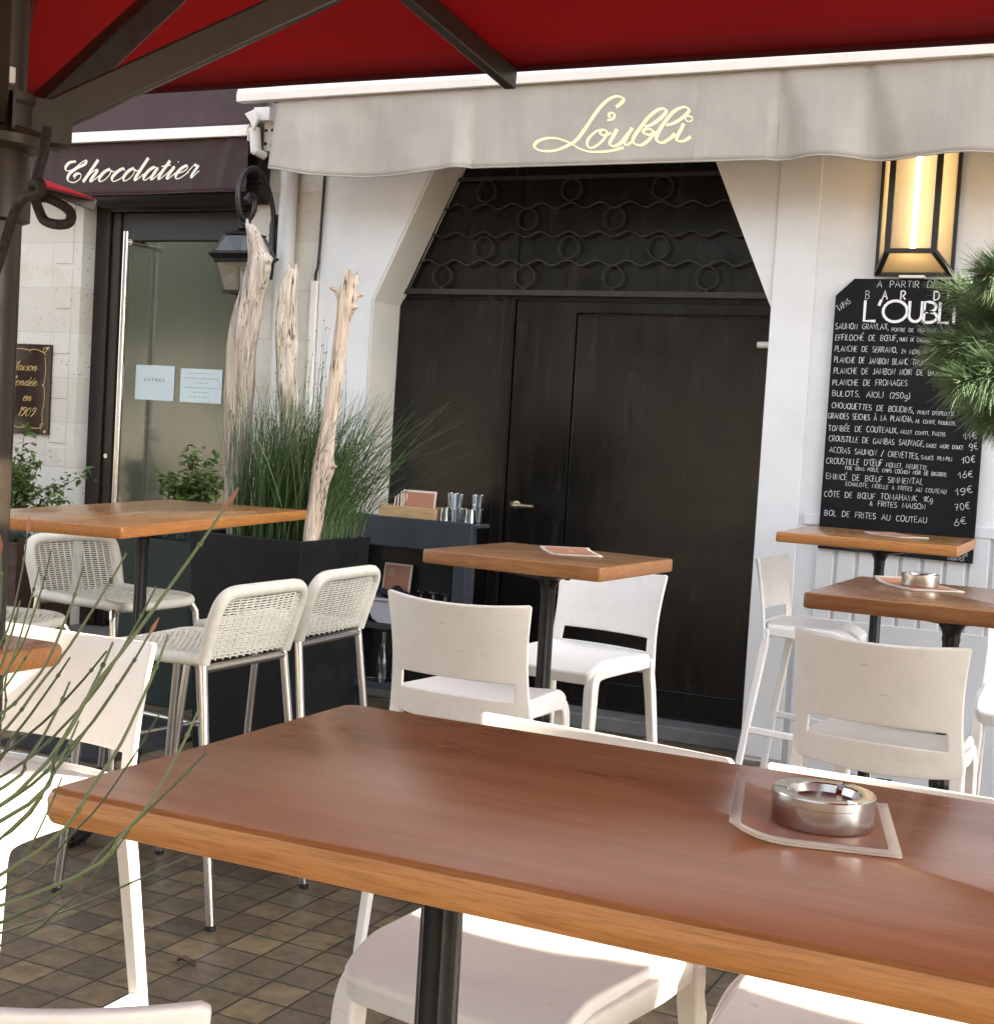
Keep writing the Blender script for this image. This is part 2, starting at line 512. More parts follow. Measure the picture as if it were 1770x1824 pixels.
M['leaf'] = leaf('shrub_leaf', (.045, .095, .018), (.15, .22, .055))
M['fescue'] = leaf('blue_fescue', (.10, .14, .13), (.20, .25, .24))
M['petal'] = leaf('white_petal', (.7, .7, .66), (.85, .85, .82))
M['needle'] = leaf('pine_needle', (.07, .15, .075), (.24, .36, .21), .4, .15)
M['bark'] = simple('bark', (.09, .055, .035), .9, 0, .3, 30, .6, 50)

def drift(name, c0, c1, c2, zscale=1.2):
    mt, t, b, N, Lk = new_mat(name)
    n = noise(t, coords(t, (22, 22, zscale)), 2.2, 7, .65, .8)
    n2 = noise(t, coords(t, (60, 60, zscale * 2)), 1.6, 3, .6, .5)
    c = ramp(t, n, [(.28, c0), (.48, c1), (.7, c2)])
    crack = ramp(t, n2, [(.33, 1), (.40, 0)])
    c = mix(t, crack, c, (.055, .036, .022))
    Lk.new(c, b.inputs['Base Color'])
    b.inputs['Roughness'].default_value = .8
    bump(t, mix(t, crack, n, 0.0), b, .7, .02)
    return mt
M['drift_dark'] = drift('driftwood_brown', (.16, .12, .088), (.39, .325, .265), (.61, .55, .48))
M['drift_grey'] = drift('driftwood_grey', (.20, .15, .10), (.50, .43, .34), (.74, .69, .60), 3)
M['drift_pale'] = drift('driftwood_pale', (.36, .25, .17), (.58, .455, .345), (.74, .63, .52), 2)

def glass(name, tint=(.9, .95, .93), refl=.12, rough=.0):
    """thin pane: mostly clear, mirror share grows at glancing angles"""
    mt, t, b, N, Lk = new_mat(name)
    N.remove(b)
    tr = N.new("ShaderNodeBsdfTransparent"); tr.inputs[0].default_value = (*tint, 1)
    gl = N.new("ShaderNodeBsdfGlossy"); gl.inputs['Roughness'].default_value = rough; gl.inputs[0].default_value = (1, 1, 1, 1)
    fr = N.new("ShaderNodeFresnel"); fr.inputs[0].default_value = 1.5
    ad = N.new("ShaderNodeMath"); ad.operation = 'ADD'; ad.inputs[1].default_value = refl; ad.use_clamp = True
    Lk.new(fr.outputs[0], ad.inputs[0])
    ms = N.new("ShaderNodeMixShader")
    Lk.new(ad.outputs[0], ms.inputs[0]); Lk.new(tr.outputs[0], ms.inputs[1]); Lk.new(gl.outputs[0], ms.inputs[2])
    Lk.new(ms.outputs[0], N["Material Output"].inputs[0])
    return mt
M['pane'] = glass('door_pane', (.62, .65, .56), .06, .10)
_t = M['pane'].node_tree                      # diffuse share paints the sky's pale veil onto the shop door glass
_d = _t.nodes.new("ShaderNodeBsdfDiffuse"); _d.inputs[0].default_value = (.26, .28, .21, 1)
_m = _t.nodes.new("ShaderNodeMixShader"); _m.inputs[0].default_value = .30
_o = _t.nodes["Material Output"]; _s = _o.inputs[0].links[0].from_socket
_t.links.new(_s, _m.inputs[1]); _t.links.new(_d.outputs[0], _m.inputs[2]); _t.links.new(_m.outputs[0], _o.inputs[0])
M['paving'] = simple('pale_paving', (.50, .42, .31), .85, 0, .12, 2, .2, 30)
M['tree_leaf'] = leaf('tree_leaf', (.05, .065, .028), (.13, .155, .075))
M['clear'] = glass('clear_glass', (.93, .95, .96), .05)
M['lamp_pane'] = glass('lamp_pane', (.96, .95, .92), .0, .35)
M['tumbler'] = glass('tumbler_glass', (.80, .84, .88), .07)
def emit(name, col, s):
    mt, t, b, N, Lk = new_mat(name)
    b.inputs['Base Color'].default_value = (1, .9, .7, 1)
    b.inputs['Emission Color'].default_value = (*col, 1)
    b.inputs['Emission Strength'].default_value = s
    return mt
M['tube'] = emit('lit_tube', (1.0, .76, .44), 8.5)
def frosted():
    mt, t, b, N, Lk = new_mat('cream_lamp_glass')
    b.inputs['Base Color'].default_value = (.55, .49, .38, 1)
    b.inputs['Roughness'].default_value = .5
    tr = N.new("ShaderNodeBsdfTranslucent"); tr.inputs[0].default_value = (.75, .66, .50, 1)
    cl = N.new("ShaderNodeBsdfTransparent"); cl.inputs[0].default_value = (.95, .9, .8, 1)
    ms = N.new("ShaderNodeMixShader"); ms.inputs[0].default_value = .5
    m2 = N.new("ShaderNodeMixShader"); m2.inputs[0].default_value = .5
    Lk.new(b.outputs[0], ms.inputs[1]); Lk.new(tr.outputs[0], ms.inputs[2])
    Lk.new(ms.outputs[0], m2.inputs[1]); Lk.new(cl.outputs[0], m2.inputs[2])
    Lk.new(m2.outputs[0], N["Material Output"].inputs[0])
    return mt
M['lamp_glass'] = frosted()
# ================================================================== THE SETTING
W = 6.475          # street face of the buildings
g = MB()
g.grid(lambda u, v: (-60 + 120 * u, -60 + 80 * v, 0), 1, 1)
gr = g.build('ground', M['tiles'], smooth=0)
tag(gr, kind='structure')
g = MB()
g.grid(lambda u, v: (-60 + 120 * u, -58 + 55.6 * v, .004), 1, 1)
tag(g.build('street', M['paving'], smooth=0), kind='structure')

# ---- white building with the arched-off carriage gateway
wb = thing('white_building', 'white plastered house front with a black metal carriage gate under a clipped-corner opening', 'building', (-2.8, W, 0))
def loc(mb, o=(-2.8, W, 0)):
    return mb.xf(Matrix.Translation((-o[0], -o[1], -o[2])))
mb = MB()
mb.prism([(-4.172, 0), (-4.172, 11.6), (40, 11.6), (40, 0), (-1.722, 0), (-1.722, 2.094), (-2.16, 3.05), (-3.405, 3.05), (-3.845, 2.105), (-3.857, 0)], W, 6.79)
loc(mb).build('wall', M['plaster'], wb, smooth=0)
mb = MB()   # cream painted reveal lining the left and sloping jambs
T = .004
mb.prism([(-3.857 + T, .07), (-3.845 + T, 2.105), (-3.405 + T, 3.046), (-3.40 + .012, 3.03), (-3.833 + .003, 2.10), (-3.845, .07)], W - .003, 6.76)
loc(mb).build('reveal', M['reveal'], wb, smooth=0)
mb = MB()
mb.box(-1.722, -1.528, W - .012, W - .0005, .02, 4)          # shallow pilaster beside the gate
loc(mb).build('pilaster', M['plaster'], wb, smooth=0, bevel=.004)
mb = MB()
x = -1.44
while x < 1.2:                                            # tongue-and-groove dado boards
    mb.prism([(x + .004, W - .001), (x + .012, W - .014), (x + .083, W - .014), (x + .091, W - .001)], .70, 1.12, 'z')
    x += .095
loc(mb).build('panelling', M['panel_white'], wb, smooth=0)
mb = MB()
mb.box(-1.50, 6, W - .018, W - .0005, 0, .70); mb.box(-1.50, 6, W - .018, W - .0005, 1.12, 1.17)
loc(mb).build('plinth', M['panel_white'], wb, smooth=0, bevel=.004)
mb = MB()
mb.box(-3.853, -1.726, 6.60, 7.0, .0, .075)
loc(mb).build('doorstep', M['step'], wb, smooth=0, bevel=.008)
# gate: two leaves, wicket door, head panel
gate = MB()
gate.box(-3.853, -3.145, 6.75, 6.80, .08, 2.14)
gl = loc(gate).build('gate_leaf', M['door'], wb, smooth=0, bevel=.003)
gate = MB()
gate.box(-3.137, -2.800, 6.753, 6.80, .08, 2.14)
gate.box(-2.800, -1.726, 6.753, 6.80, 2.085, 2.14)
gr2 = loc(gate).build('gate_leaf', M['door'], wb, smooth=0, bevel=.003)
gate = MB()
gate.box(-2.791, -1.80, 6.757, 6.80, .10, 2.076)
gate.box(-2.77, -1.82, 6.748, 6.757, .215, .223)
wk = loc(gate).build('wicket_door', M['door'], wb, smooth=0, bevel=.003)
gate = MB()
gate.box(-1.795, -1.726, 6.755, 6.80, .08, 2.078)
loc(gate).build('gate_post', M['door'], wb, smooth=0, bevel=.003)
gate = MB()
gate.box(-3.21, -3.150, 6.735, 6.75, .08, 2.15); gate.box(-3.21, -3.150, 6.756, 6.77, 2.20, 3.0)
gate.box(-3.149, -3.141, 6.738, 6.752, .08, 2.15)
loc(gate).build('meeting_stile', M['door'], wb, smooth=0, bevel=.003)
gate = MB()
gate.prism([(-3.85, 2.15), (-3.405, 3.045), (-2.17, 3.045), (-1.73, 2.15)], 6.768, 6.80)
loc(gate).build('transom_panel', M['door'], wb, smooth=0)
gate = MB()
gate.box(-3.853, -1.726, 6.79, 6.98, .0, 3.05)
loc(gate).build('passage_back', M['black_paint'], wb, smooth=0)
# lever handle, lock, white stop
hb = MB()
hb.lathe([(.02, 0), (.022, .004), (.016, .008)], 16)
hb.xf(Matrix.Rotation(R(90), 4, 'X'))
hb.tube([(0, 0, 0), (0, -.045, 0), (.012, -.052, 0), (.05, -.054, -.001), (.118, -.054, .001)], [.009, .009, .011, .012, .008], 10)
hb.xf(Matrix.Translation((-3.07, 6.752, 1.083)))
hd = loc(hb).build('door_handle', M['brass'], wb)
hb = MB(); hb.lathe([(.0, -.004), (.012, -.004), (.014, 0)], 14); hb.xf(Matrix.Translation((-3.097, 6.75, 1.087)) @ Matrix.Rotation(R(90), 4, 'X'))
loc(hb).build('lock', M['steel'], wb)
hb = MB(); hb.tube([(-1.845, 6.735, 1.947), (-1.79, 6.735, 1.947)], .016, 12)
loc(hb).build('door_stop', M['white_paint'], wb)
# wrought-iron screen in front of the transom
ir = MB()
yg = 6.738
sY = yg / 6.75
def gz(z): return (z - 1.45) * sY + 1.45
def gx(x): return x * sY
zl = gz(2.185)
def xedge(z, left):        # sloping jamb
    t = (z - 2.1) / .95
    return (-3.845 + .44 * t + .012) if left else (-1.722 - .438 * t - .012)
ir.box(-3.90, -1.74, yg - .014, yg + .014, zl - .016, zl + .012)
ir.beam((xedge(zl, 1) , yg, zl), (xedge(3.02, 1), yg, 3.02), .02, .014, (0, 1, 0))
ir.beam((xedge(zl, 0), yg, zl), (xedge(3.02, 0), yg, 3.02), .02, .014, (0, 1, 0))
ztop = gz(2.772)
ir.box(xedge(ztop, 1), xedge(ztop, 0), yg - .009, yg + .009, ztop - .01, ztop + .01)
for zc in (2.628, 2.482, 2.337):
    z0 = gz(zc)
    xa, xb = xedge(z0, 1), xedge(z0, 0)
    n = 90
    pts = []
    for i in range(n + 1):
        xx = xa + (xb - xa) * i / n
        ph = (xx - gx(-3.352)) / (.485 * sY / 3.0)
        pts.append((xx, yg, z0 + .014 * math.cos(2 * PI * ph)))
    for i in range(n):
        ir.beam(pts[i], pts[i + 1], .020, .007, (0, 0, 1))
for zc, xs in ((2.708, (-3.352, -2.869, -2.382)), (2.5615, (-3.107, -2.627)), (2.416, (-3.349, -2.865, -2.385)), (2.267, (-3.586, -3.103, -2.613, -2.124))):
    for xc in xs:
        ir.tube([(gx(xc) + .055 * math.cos(2 * PI * k / 28), yg, gz(zc) + .055 * math.sin(2 * PI * k / 28)) for k in range(28)], .0043, 6, closed=True)
        if zc < 2.3: ir.tube([(gx(xc), yg, gz(zc) - .056), (gx(xc) + .004, yg, gz(zc) - .075)], .008, 6)
loc(ir).build('iron_grille', M['grille_iron'], wb, smooth=50)
# cable running down the party line
cb = MB()
cb.tube(cat_rom([(-4.165, W - .012, 3.0), (-4.17, W - .012, 2.6), (-4.176, W - .016, 2.3), (-4.192, W - .012, 2.22), (-4.19, W - .012, 2.0)], 5), .007, 8)
tag(cb.build('cable', M['cable']), 'black cable hanging down the joint between white plaster and stone wall', 'cable')
cb = MB(); cb.box(-4.215, -4.176, W - .02, W - .0005, 0, 2.2)
tag(cb.build('edge_strip', M['white_paint'], bevel=.003), 'narrow white painted strip closing the joint beside the stone wall', 'trim')

# ---- stone building with the shop doorway
sb = thing('stone_building', 'pale limestone shop front with brown framed glass doorway', 'building', (-5.2, W, 0))
SO = (-5.2, W, 0)
mb = MB()
mb.prism([(-24, 0), (-24, 12), (-4.176, 12), (-4.176, 0), (-4.63, 0), (-4.63, 2.80), (-5.805, 2.80), (-5.805, 0)], W, 6.95)
loc(mb, SO).build('wall', M['stone'], sb, smooth=0)
mb = MB()   # slightly proud quoins round the opening
for k in range(10):
    z0 = .18 + k * .262
    mb.box(-5.99 + (.0 if k % 2 else .0), -5.87, W - .004, W - .0005, z0 + .012, z0 + .250)
loc(mb, SO).build('quoins', M['stone'], sb, smooth=0, bevel=.006)
mb = MB(); mb.box(-5.95, -4.55, 6.05, 6.9, 0, .14); mb.box(-5.9, -4.6, 6.30, 6.9, .14, .17)
loc(mb, SO).build('doorstep', M['step'], sb, smooth=0, bevel=.006)
FY = 6.60
k_ = FY / 6.8
def fz(z): return (z - 1.45) * k_ + 1.45
mb = MB()
mb.box(-5.803, -5.70, FY - .02, FY + .1, .17, 2.79)
mb.box(-5.70, -5.635, FY + .0, FY + .1, .17, 2.60)
mb.box(-4.74, -4.632, FY - .02, FY + .1, .17, 2.79)
mb.box(-4.81, -4.74, FY + .0, FY + .1, .17, 2.60)
mb.box(-5.70, -4.74, FY - .022, FY + .1, 2.60, 2.79)
mb.box(-5.635, -4.81, FY + .012, FY + .1, fz(2.468), 2.60)
loc(mb, SO).build('door_frame', M['frame_brown'], sb, smooth=0, bevel=.006)
mb = MB()   # moulded head above the doorway
prof = [(6.42, 2.635), (6.39, 2.65), (6.39, 2.69), (6.405, 2.70), (6.385, 2.715), (6.385, 2.755), (6.37, 2.77), (6.37, 2.86), (6.474, 2.86), (6.474, 2.605), (6.44, 2.605)]
mb.prism(prof, -5.66, -4.52, 'x')
mb.prism([(p[0] + .012, p[1]) for p in prof[:8]] + [(6.474, 2.85), (6.474, 2.612)], -5.69, -5.66, 'x')
loc(mb, SO).build('head_moulding', M['frame_brown'], sb, smooth=30, bevel=.004)
gd = MB(); gd.box(-5.632, -4.812, FY + .03, FY + .038, .20, fz(2.465))
gdo = loc(gd, SO).build('glass_door', M['pane'], sb, smooth=0)
def pull(x, y0, y1, z0, z1, r, nm):
    b = MB(); b.tube([(x, y0, z0), (x, y0, z1)], r, 14)
    for z in (z0 + .05, z1 - .06):
        b.tube([(x, y0, z), (x + .035, y0, z)], r * .6, 10); b.tube([(x + .03, y0 - .004, z), (x + .03, y1, z)], r * .9, 10)
    return loc(b, SO).build(nm, M['steel'], gdo)
pull(-5.505, 6.50, FY + .03, .45, 2.475, .019, 'pull_handle')
pull(-5.47, FY + .10, FY + .038, .45, 2.40, .014, 'pull_handle')
b = MB(); b.tube([(-5.665, FY + .0, 1.18), (-5.665, FY - .012, 1.18)], .014, 12); loc(b, SO).build('lock', M['steel'], sb)
rm = MB()   # the dim shop interior
rm.box(-6.6, -3.9, 8.6, 8.7, 0, 3); rm.box(-6.6, -6.5, 6.95, 8.6, 0, 3); rm.box(-4.0, -3.9, 6.95, 8.6, 0, 3); rm.box(-6.6, -3.9, 6.95, 8.7, 2.8, 2.9); rm.box(-6.6, -3.9, 6.96, 8.7, .0, .16)
loc(rm, SO).build('shop_interior', simple('olive_wall', (.34, .36, .25), .8, 0, .15, 2), sb, smooth=0)
rm = MB(); rm.box(-6.2, -4.2, 8.0, 8.5, .16, 1.05); rm.box(-5.9, -5.2, 8.45, 8.59, 1.3, 2.2)
loc(rm, SO).build('shop_counter', M['frame_brown'], sb, smooth=0, bevel=.02)
# downpipe
dp = MB(); dp.tube([(-4.36, W - .055, 0.0), (-4.36, W - .055, 3.6)], .048, 24)
dp.tube([(-4.36, W - .055, 1.02), (-4.36, W - .055, 1.06)], .053, 24)
tag(dp.build('downpipe', M['pipe']), 'light grey plastic rainwater downpipe on the stone wall beside the lantern', 'downpipe')

# ---- across the street, behind the viewer: seen only in reflections
ob = thing('opposite_building', 'cream stone terrace of houses across the street behind the viewer', 'building', (0, -26, 0))
mb = MB(); mb.box(-40, 24, -6, 0, 0, 6)
mb.build('wall', M['stone'], ob, smooth=0)
for k in range(14):
    for z in (1.0, 4.0):
        b = MB(); b.box(-38 + k * 4.2, -36.6 + k * 4.2, .0005, .06, z, z + 2.0); b.build('window', M['frame_brown'], ob, smooth=0)
def big_tree():
    t = thing('plane_tree', 'broad plane tree across the street behind the viewer', 'tree', (-14, -12, 0), 0, 'plane trees across the street')
    q = random.Random(77)
    b = MB(); b.tube(cat_rom([(0, 0, 0), (.05, 0, 2), (-.1, .1, 4), (.1, 0, 6.5)], 4), [.26, .25, .24, .23, .22, .21, .2, .18, .16, .14, .12, .1, .08], 10)
    tops = []
    for k in range(9):
        a = k * 2.4; e = Vector((2.6 * math.cos(a) * q.uniform(.5, 1), 2.6 * math.sin(a) * q.uniform(.5, 1), q.uniform(3.6, 7.5))); tops.append(e)
        b.tube([(0, 0, q.uniform(2.2, 4.5)), e * .6 + Vector((0, 0, 1.2)), e], [.09, .06, .02], 6)
    b.build('trunk', M['bark'], t)
    b = MB()
    for k in range(9000):
        c = q.choice(tops)
        p_ = c + Vector((q.gauss(0, .85), q.gauss(0, .85), q.gauss(.1, .7)))
        d = Vector((q.gauss(0, 1), q.gauss(0, 1), q.gauss(0, .6))).normalized(); e = d.orthogonal().normalized()
        l = q.uniform(.06, .13)
        b.add([p_ - d * l, p_ + e * l * .8, p_ + d * l, p_ - e * l * .8], [(0, 1, 2, 3)])
    b.build('crown', M['tree_leaf'], t, smooth=0)
    return t
TR = big_tree()
for x, y, a in ((-19, -15, 1), (-24, -12.5, 2), (-9, -13, 3), (-4, -12, 4), (1.5, -13, 5), (7, -12, 6)):
    dup(TR, (x, y, 0), a, 'broad plane tree across the street behind the viewer')

for x0, x1 in ((-17.4, -15.9), (-18.7, -17.9)):  # white panels added to give the door glass its bright reflected band
    wsn = thing('backdrop', 'white canvas windbreak added across the street to show bright in the door glass', 'backdrop', ((x0 + x1) / 2, -9, 0), 0, 'white backdrops added across the street')
    h_ = (x1 - x0) / 2
    b = MB(); b.box(-h_, h_, -.02, .02, .85, 1.62); b.build('panel', M['white_paint'], wsn, smooth=0)
    for s_ in (-1, 1):
        b = MB(); b.tube([(s_ * h_, 0, 0), (s_ * h_, 0, 1.7)], .025, 10); b.build('post', M['iron'], wsn)
# gate hinges
for z in (.45, 1.55):
    b = MB(); b.tube([(-1.797, 6.748, z), (-1.797, 6.748, z + .11)], .011, 10); loc(b).build('hinge', M['door'], wb)
# ================================================================== LETTERING
def arc(cx, cy, rx, ry, a0, a1, n=10):
    return [(cx + rx * math.cos(R(a0 + (a1 - a0) * i / n)), cy + ry * math.sin(R(a0 + (a1 - a0) * i / n))) for i in range(n + 1)]
G = {
 'A': (.75, [[(0, 0), (.36, 1), (.74, 0)], [(.13, .36), (.62, .36)]]),
 'B': (.62, [[(0, 0), (0, 1)] + arc(.22, .76, .32, .24, 90, -90, 6) + [(0, .52)] + arc(.25, .26, .36, .26, 90, -90, 6) + [(0, 0)]]),
 'C': (.66, [arc(.38, .5, .38, .5, 50, 310)]),
 'D': (.70, [[(0, 0), (0, 1)] + arc(.2, .5, .5, .5, 90, -90) + [(0, 0)]]),
 'E': (.52, [[(.52, 1), (0, 1), (0, 0), (.52, 0)], [(0, .52), (.42, .52)]]),
 'F': (.52, [[(.54, 1), (0, 1), (0, 0)], [(0, .52), (.42, .52)]]),
 'G': (.72, [arc(.38, .5, .38, .5, 50, 350) + [(.46, .45)]]),
 'H': (.62, [[(0, 0), (0, 1)], [(.62, 0), (.62, 1)], [(0, .5), (.62, .5)]]),
 'I': (.10, [[(.05, 0), (.05, 1)]]),
 'J': (.45, [[(.42, 1), (.42, .2)] + arc(.2, .2, .22, .2, 0, -170, 6)]),
 'K': (.60, [[(0, 0), (0, 1)], [(.55, 1), (0, .45), (.6, 0)]]),
 'L': (.50, [[(0, 1), (0, 0), (.5, 0)]]),
 'M': (.85, [[(0, 0), (.08, 1), (.42, .25), (.76, 1), (.85, 0)]]),
 'N': (.64, [[(0, 0), (0, 1), (.62, 0), (.64, 1)]]),
 'O': (.76, [arc(.38, .5, .38, .5, 90, 450, 18)]),
 'P': (.56, [[(0, 0), (0, 1)] + arc(.24, .73, .32, .27, 90, -90, 6) + [(0, .46)]]),
 'Q': (.78, [arc(.38, .5, .38, .5, 90, 450, 18), [(.5, .25), (.78, -.08)]]),
 'R': (.60, [[(0, 0), (0, 1)] + arc(.24, .74, .32, .26, 90, -90, 6) + [(0, .48), (.2, .48), (.6, 0)]]),
 'S': (.54, [arc(.27, .74, .25, .26, 40, 250, 8) + arc(.27, .25, .27, .25, 75, -150, 9)]),
 'T': (.64, [[(0, 1), (.64, 1)], [(.32, 1), (.32, 0)]]),
 'U': (.64, [[(0, 1), (0, .32)] + arc(.32, .32, .32, .32, 180, 360, 9) + [(.64, 1)]]),
 'V': (.66, [[(0, 1), (.33, 0), (.66, 1)]]),
 'W': (.95, [[(0, 1), (.24, 0), (.48, .8), (.72, 0), (.95, 1)]]),
 'X': (.6, [[(0, 1), (.6, 0)], [(.6, 1), (0, 0)]]),
 'Y': (.6, [[(0, 1), (.3, .5), (.6, 1)], [(.3, .5), (.3, 0)]]),
 'Z': (.56, [[(0, 1), (.56, 1), (0, 0), (.56, 0)]]),
 '0': (.56, [arc(.28, .5, .28, .5, 90, 450, 14)]),
 '1': (.36, [[(0, .62), (.32, 1), (.26, 0)]]),
 '2': (.54, [arc(.26, .74, .26, .26, 170, -40, 8) + [(0, 0), (.56, 0)]]),
 '4': (.56, [[(.3, 1), (0, .4), (.56, .4)], [(.42, .7), (.42, 0)]]),
 '5': (.52, [[(.5, 1), (.08, 1), (.04, .58)] + arc(.22, .31, .3, .31, 110, -140, 9)]),
 '6': (.54, [[(.44, 1), (.12, .5)] + arc(.27, .27, .27, .27, 150, 510, 14)]),
 '7': (.5, [[(0, 1), (.5, 1), (.15, 0)], [(.08, .5), (.42, .5)]]),
 '9': (.54, [arc(.27, .72, .26, .27, 0, 360, 14) + [(.5, .3), (.3, -.1), (.05, 0)]]),
 'g': (.52, [arc(.25, .32, .25, .28, 40, 330, 10) + [(.5, .6), (.5, -.15), (.3, -.42), (.05, -.3)]]),
 '€': (.6, [arc(.38, .5, .32, .5, 55, 305), [(-.04, .6), (.45, .6)], [(-.04, .42), (.42, .42)]]),
 ',': (.14, [[(.1, .08), (.02, -.22)]]), '.': (.1, [[(.02, 0), (.07, .04)]]), "'": (.12, [[(.08, 1.05), (.03, .75)]]),
 '-': (.35, [[(.02, .45), (.33, .45)]]), '/': (.45, [[(0, -.1), (.45, 1.1)]]), '(': (.2, [arc(.3, .45, .28, .65, 115, 245, 6)]), ')': (.2, [arc(-.1, .45, .28, .65, 65, -65, 6)]),
 '&': (.6, [[(.58, 0), (.15, .7), (.3, 1), (.42, .75), (0, .25), (.22, 0), (.58, .42)]]),
}
ACC = {'É': ('E', [[(.2, 1.12), (.42, 1.34)]]), 'È': ('E', [[(.36, 1.12), (.14, 1.34)]]), 'Ê': ('E', [[(.1, 1.12), (.27, 1.3), (.44, 1.12)]]), 'À': ('A', [[(.46, 1.12), (.24, 1.36)]]),
       'Ï': ('I', [[(-.1, 1.16), (-.06, 1.2)], [(.14, 1.16), (.18, 1.2)]]), 'Ô': ('O', [[(.2, 1.12), (.38, 1.3), (.56, 1.12)]])}
G['Œ'] = (1.1, [arc(.38, .5, .36, .5, 90, 450, 16), [(1.1, 1), (.66, 1), (.66, 0), (1.1, 0)], [(.66, .52), (1.0, .52)]])
for a, (b_, ex) in ACC.items(): G[a] = (G[b_][0], G[b_][1] + ex)
def chalk_line(mb, s, x0, z0, x1, z1, h, y, wd, jit=.06, rnd=random):
    tot = sum(1.0 if c == ' ' else .5 if c == '~' else G[c][0] + .22 for c in s)
    L = math.hypot(x1 - x0, z1 - z0); ux, uz = (x1 - x0) / L, (z1 - z0) / L
    sx = L / tot; cx = 0
    for c in s:
        if c in ' ~': cx += 1.0 if c == ' ' else .5; continue
        gw, strokes = G[c]
        hh = h * (1 + rnd.uniform(-jit, jit)); dz = rnd.uniform(-jit, jit) * h * .6; sl = rnd.uniform(-.03, .10)
        for st in strokes:
            pts = [((cx + a + b * sl) * sx, b * hh + dz) for a, b in st]
            pts = [(x0 + ux * a - uz * b, z0 + uz * a + ux * b) for a, b in pts]
            ribbon(mb, pts, wd * rnd.uniform(.85, 1.15), y)
        cx += gw + .22
# connected script, x-height 1
SCR = {
 'o': (.80, [[(.42, .97), (.16, .78), (.06, .35), (.26, .0), (.54, .18), (.64, .62), (.42, .97)], [(.55, .88), (.66, .76), (.84, .78)]]),
 'c': (.74, [[(.68, .78), (.5, .98), (.2, .75), (.08, .3), (.3, 0), (.62, .12), (.92, .5)]]),
 'h': (.92, [[(.16, 2.1), (.13, 1.4), (.08, .0)], [(.10, .25), (.3, .8), (.48, .98), (.58, .8), (.54, .2), (.66, 0), (.96, .5)]]),
 'l': (.5, [[(-.02, .55), (.1, .75)], [(.16, 2.1), (.12, 1.2), (.08, .25), (.2, 0), (.5, .5)]]),
 'a': (.95, [[(.66, .85), (.4, .98), (.14, .7), (.08, .25), (.28, 0), (.56, .3), (.7, .95), (.66, .25), (.8, 0), (1.06, .5)]]),
 't': (.56, [[(-.05, .3), (.2, 1.0), (.26, 1.6), (.16, .4), (.28, 0), (.62, .5)], [(-.12, 1.02), (.5, 1.08)]]),
 'i': (.54, [[(-.05, .4), (.2, .98), (.14, .3), (.26, 0), (.6, .5)], [(.24, 1.38), (.29, 1.44)]]),
 'e': (.74, [[(-.04, .4), (.4, .5), (.6, .75), (.44, .98), (.16, .75), (.08, .3), (.3, 0), (.6, .12), (.86, .5)]]),
 'r': (.74, [[(-.04, .4), (.16, 1.05), (.3, .9), (.54, .9), (.46, .3), (.58, 0), (.86, .5)]]),
 's': (.62, [[(-.04, .3), (.3, .98), (.34, .75), (.5, .35), (.36, .0), (.1, .1), (.38, .06), (.72, .5)]]),
 'n': (1.0, [[(-.04, .5), (.12, .98), (.1, .0)], [(.1, .1), (.3, .75), (.52, .98), (.64, .8), (.6, .2), (.74, 0), (1.06, .5)]]),
 'f': (.6, [[(-.06, .3), (.3, 1.2), (.4, 1.95), (.28, 2.1), (.16, 1.4), (.06, -.6), (.18, -.85), (.28, -.4), (.2, .1), (.6, .5)]]),
 'd': (.98, [[(.64, .85), (.4, .98), (.14, .7), (.08, .25), (.28, 0), (.56, .3), (.8, 2.0), (.68, .25), (.82, 0), (1.06, .5)]]),
 'C': (1.16, [[(-.17, 1.65), (-.594, 1.58), (-.645, 1.205), (-.37, .92), (-.015, 1.03), (.265, 1.52), (.51, 1.74), (.61, 1.43), (.21, 1.116), (-.05, .67), (.13, .18), (.66, -.03), (.935, .22), (.83, .58), (.54, .69), (.4, .49), (.59, .295)]]),
 'M': (1.7, [[(-.1, .15), (.15, .05), (.5, 1.0), (.8, 2.05), (.75, .9), (.72, .1), (1.1, 1.2), (1.5, 2.05), (1.4, .8), (1.4, .1), (1.6, 0), (1.9, .5)]]),
 '1': (.55, [[(.1, 1.5), (.4, 1.9), (.3, 0)]]), '9': (.95, [[(.75, 1.6), (.45, 1.9), (.15, 1.5), (.4, 1.05), (.75, 1.4), (.8, 1.8), (.65, .6), (.3, 0), (.1, .2)]]),
 '0': (.95, [[(.5, 1.9), (.15, 1.3), (.1, .5), (.4, 0), (.75, .5), (.8, 1.3), (.5, 1.9)]]),
}
SCR['é'] = (SCR['e'][0], SCR['e'][1] + [[(.5, 1.25), (.72, 1.6)]])
def script_text(mb, s, x0, z0, xh, sx, slant, wmin, wmax, y, rot=0, track=0, asc=.8):
    cx = 0
    c_, s_ = math.cos(rot), math.sin(rot)
    for ch in s:
        if ch == ' ': cx += .7; continue
        gw, st = SCR[ch]
        for k in st:
            P = cat_rom([(a, b if b < 1.1 or ch == 'C' else 1.1 + (b - 1.1) * asc) for a, b in k], 5)
            P = [((cx + q.x + q.y * slant) * sx, q.y * xh) for q in P]
            P = [(x0 + a * c_ - b * s_, z0 + a * s_ + b * c_) for a, b in P]
            ax = Vector((slant * sx, xh)).normalized()
            ribbon(mb, P, lambda d: wmin + (wmax - wmin) * max(0, -(d.dot(ax))) ** 1.5, y)
        cx += gw + track

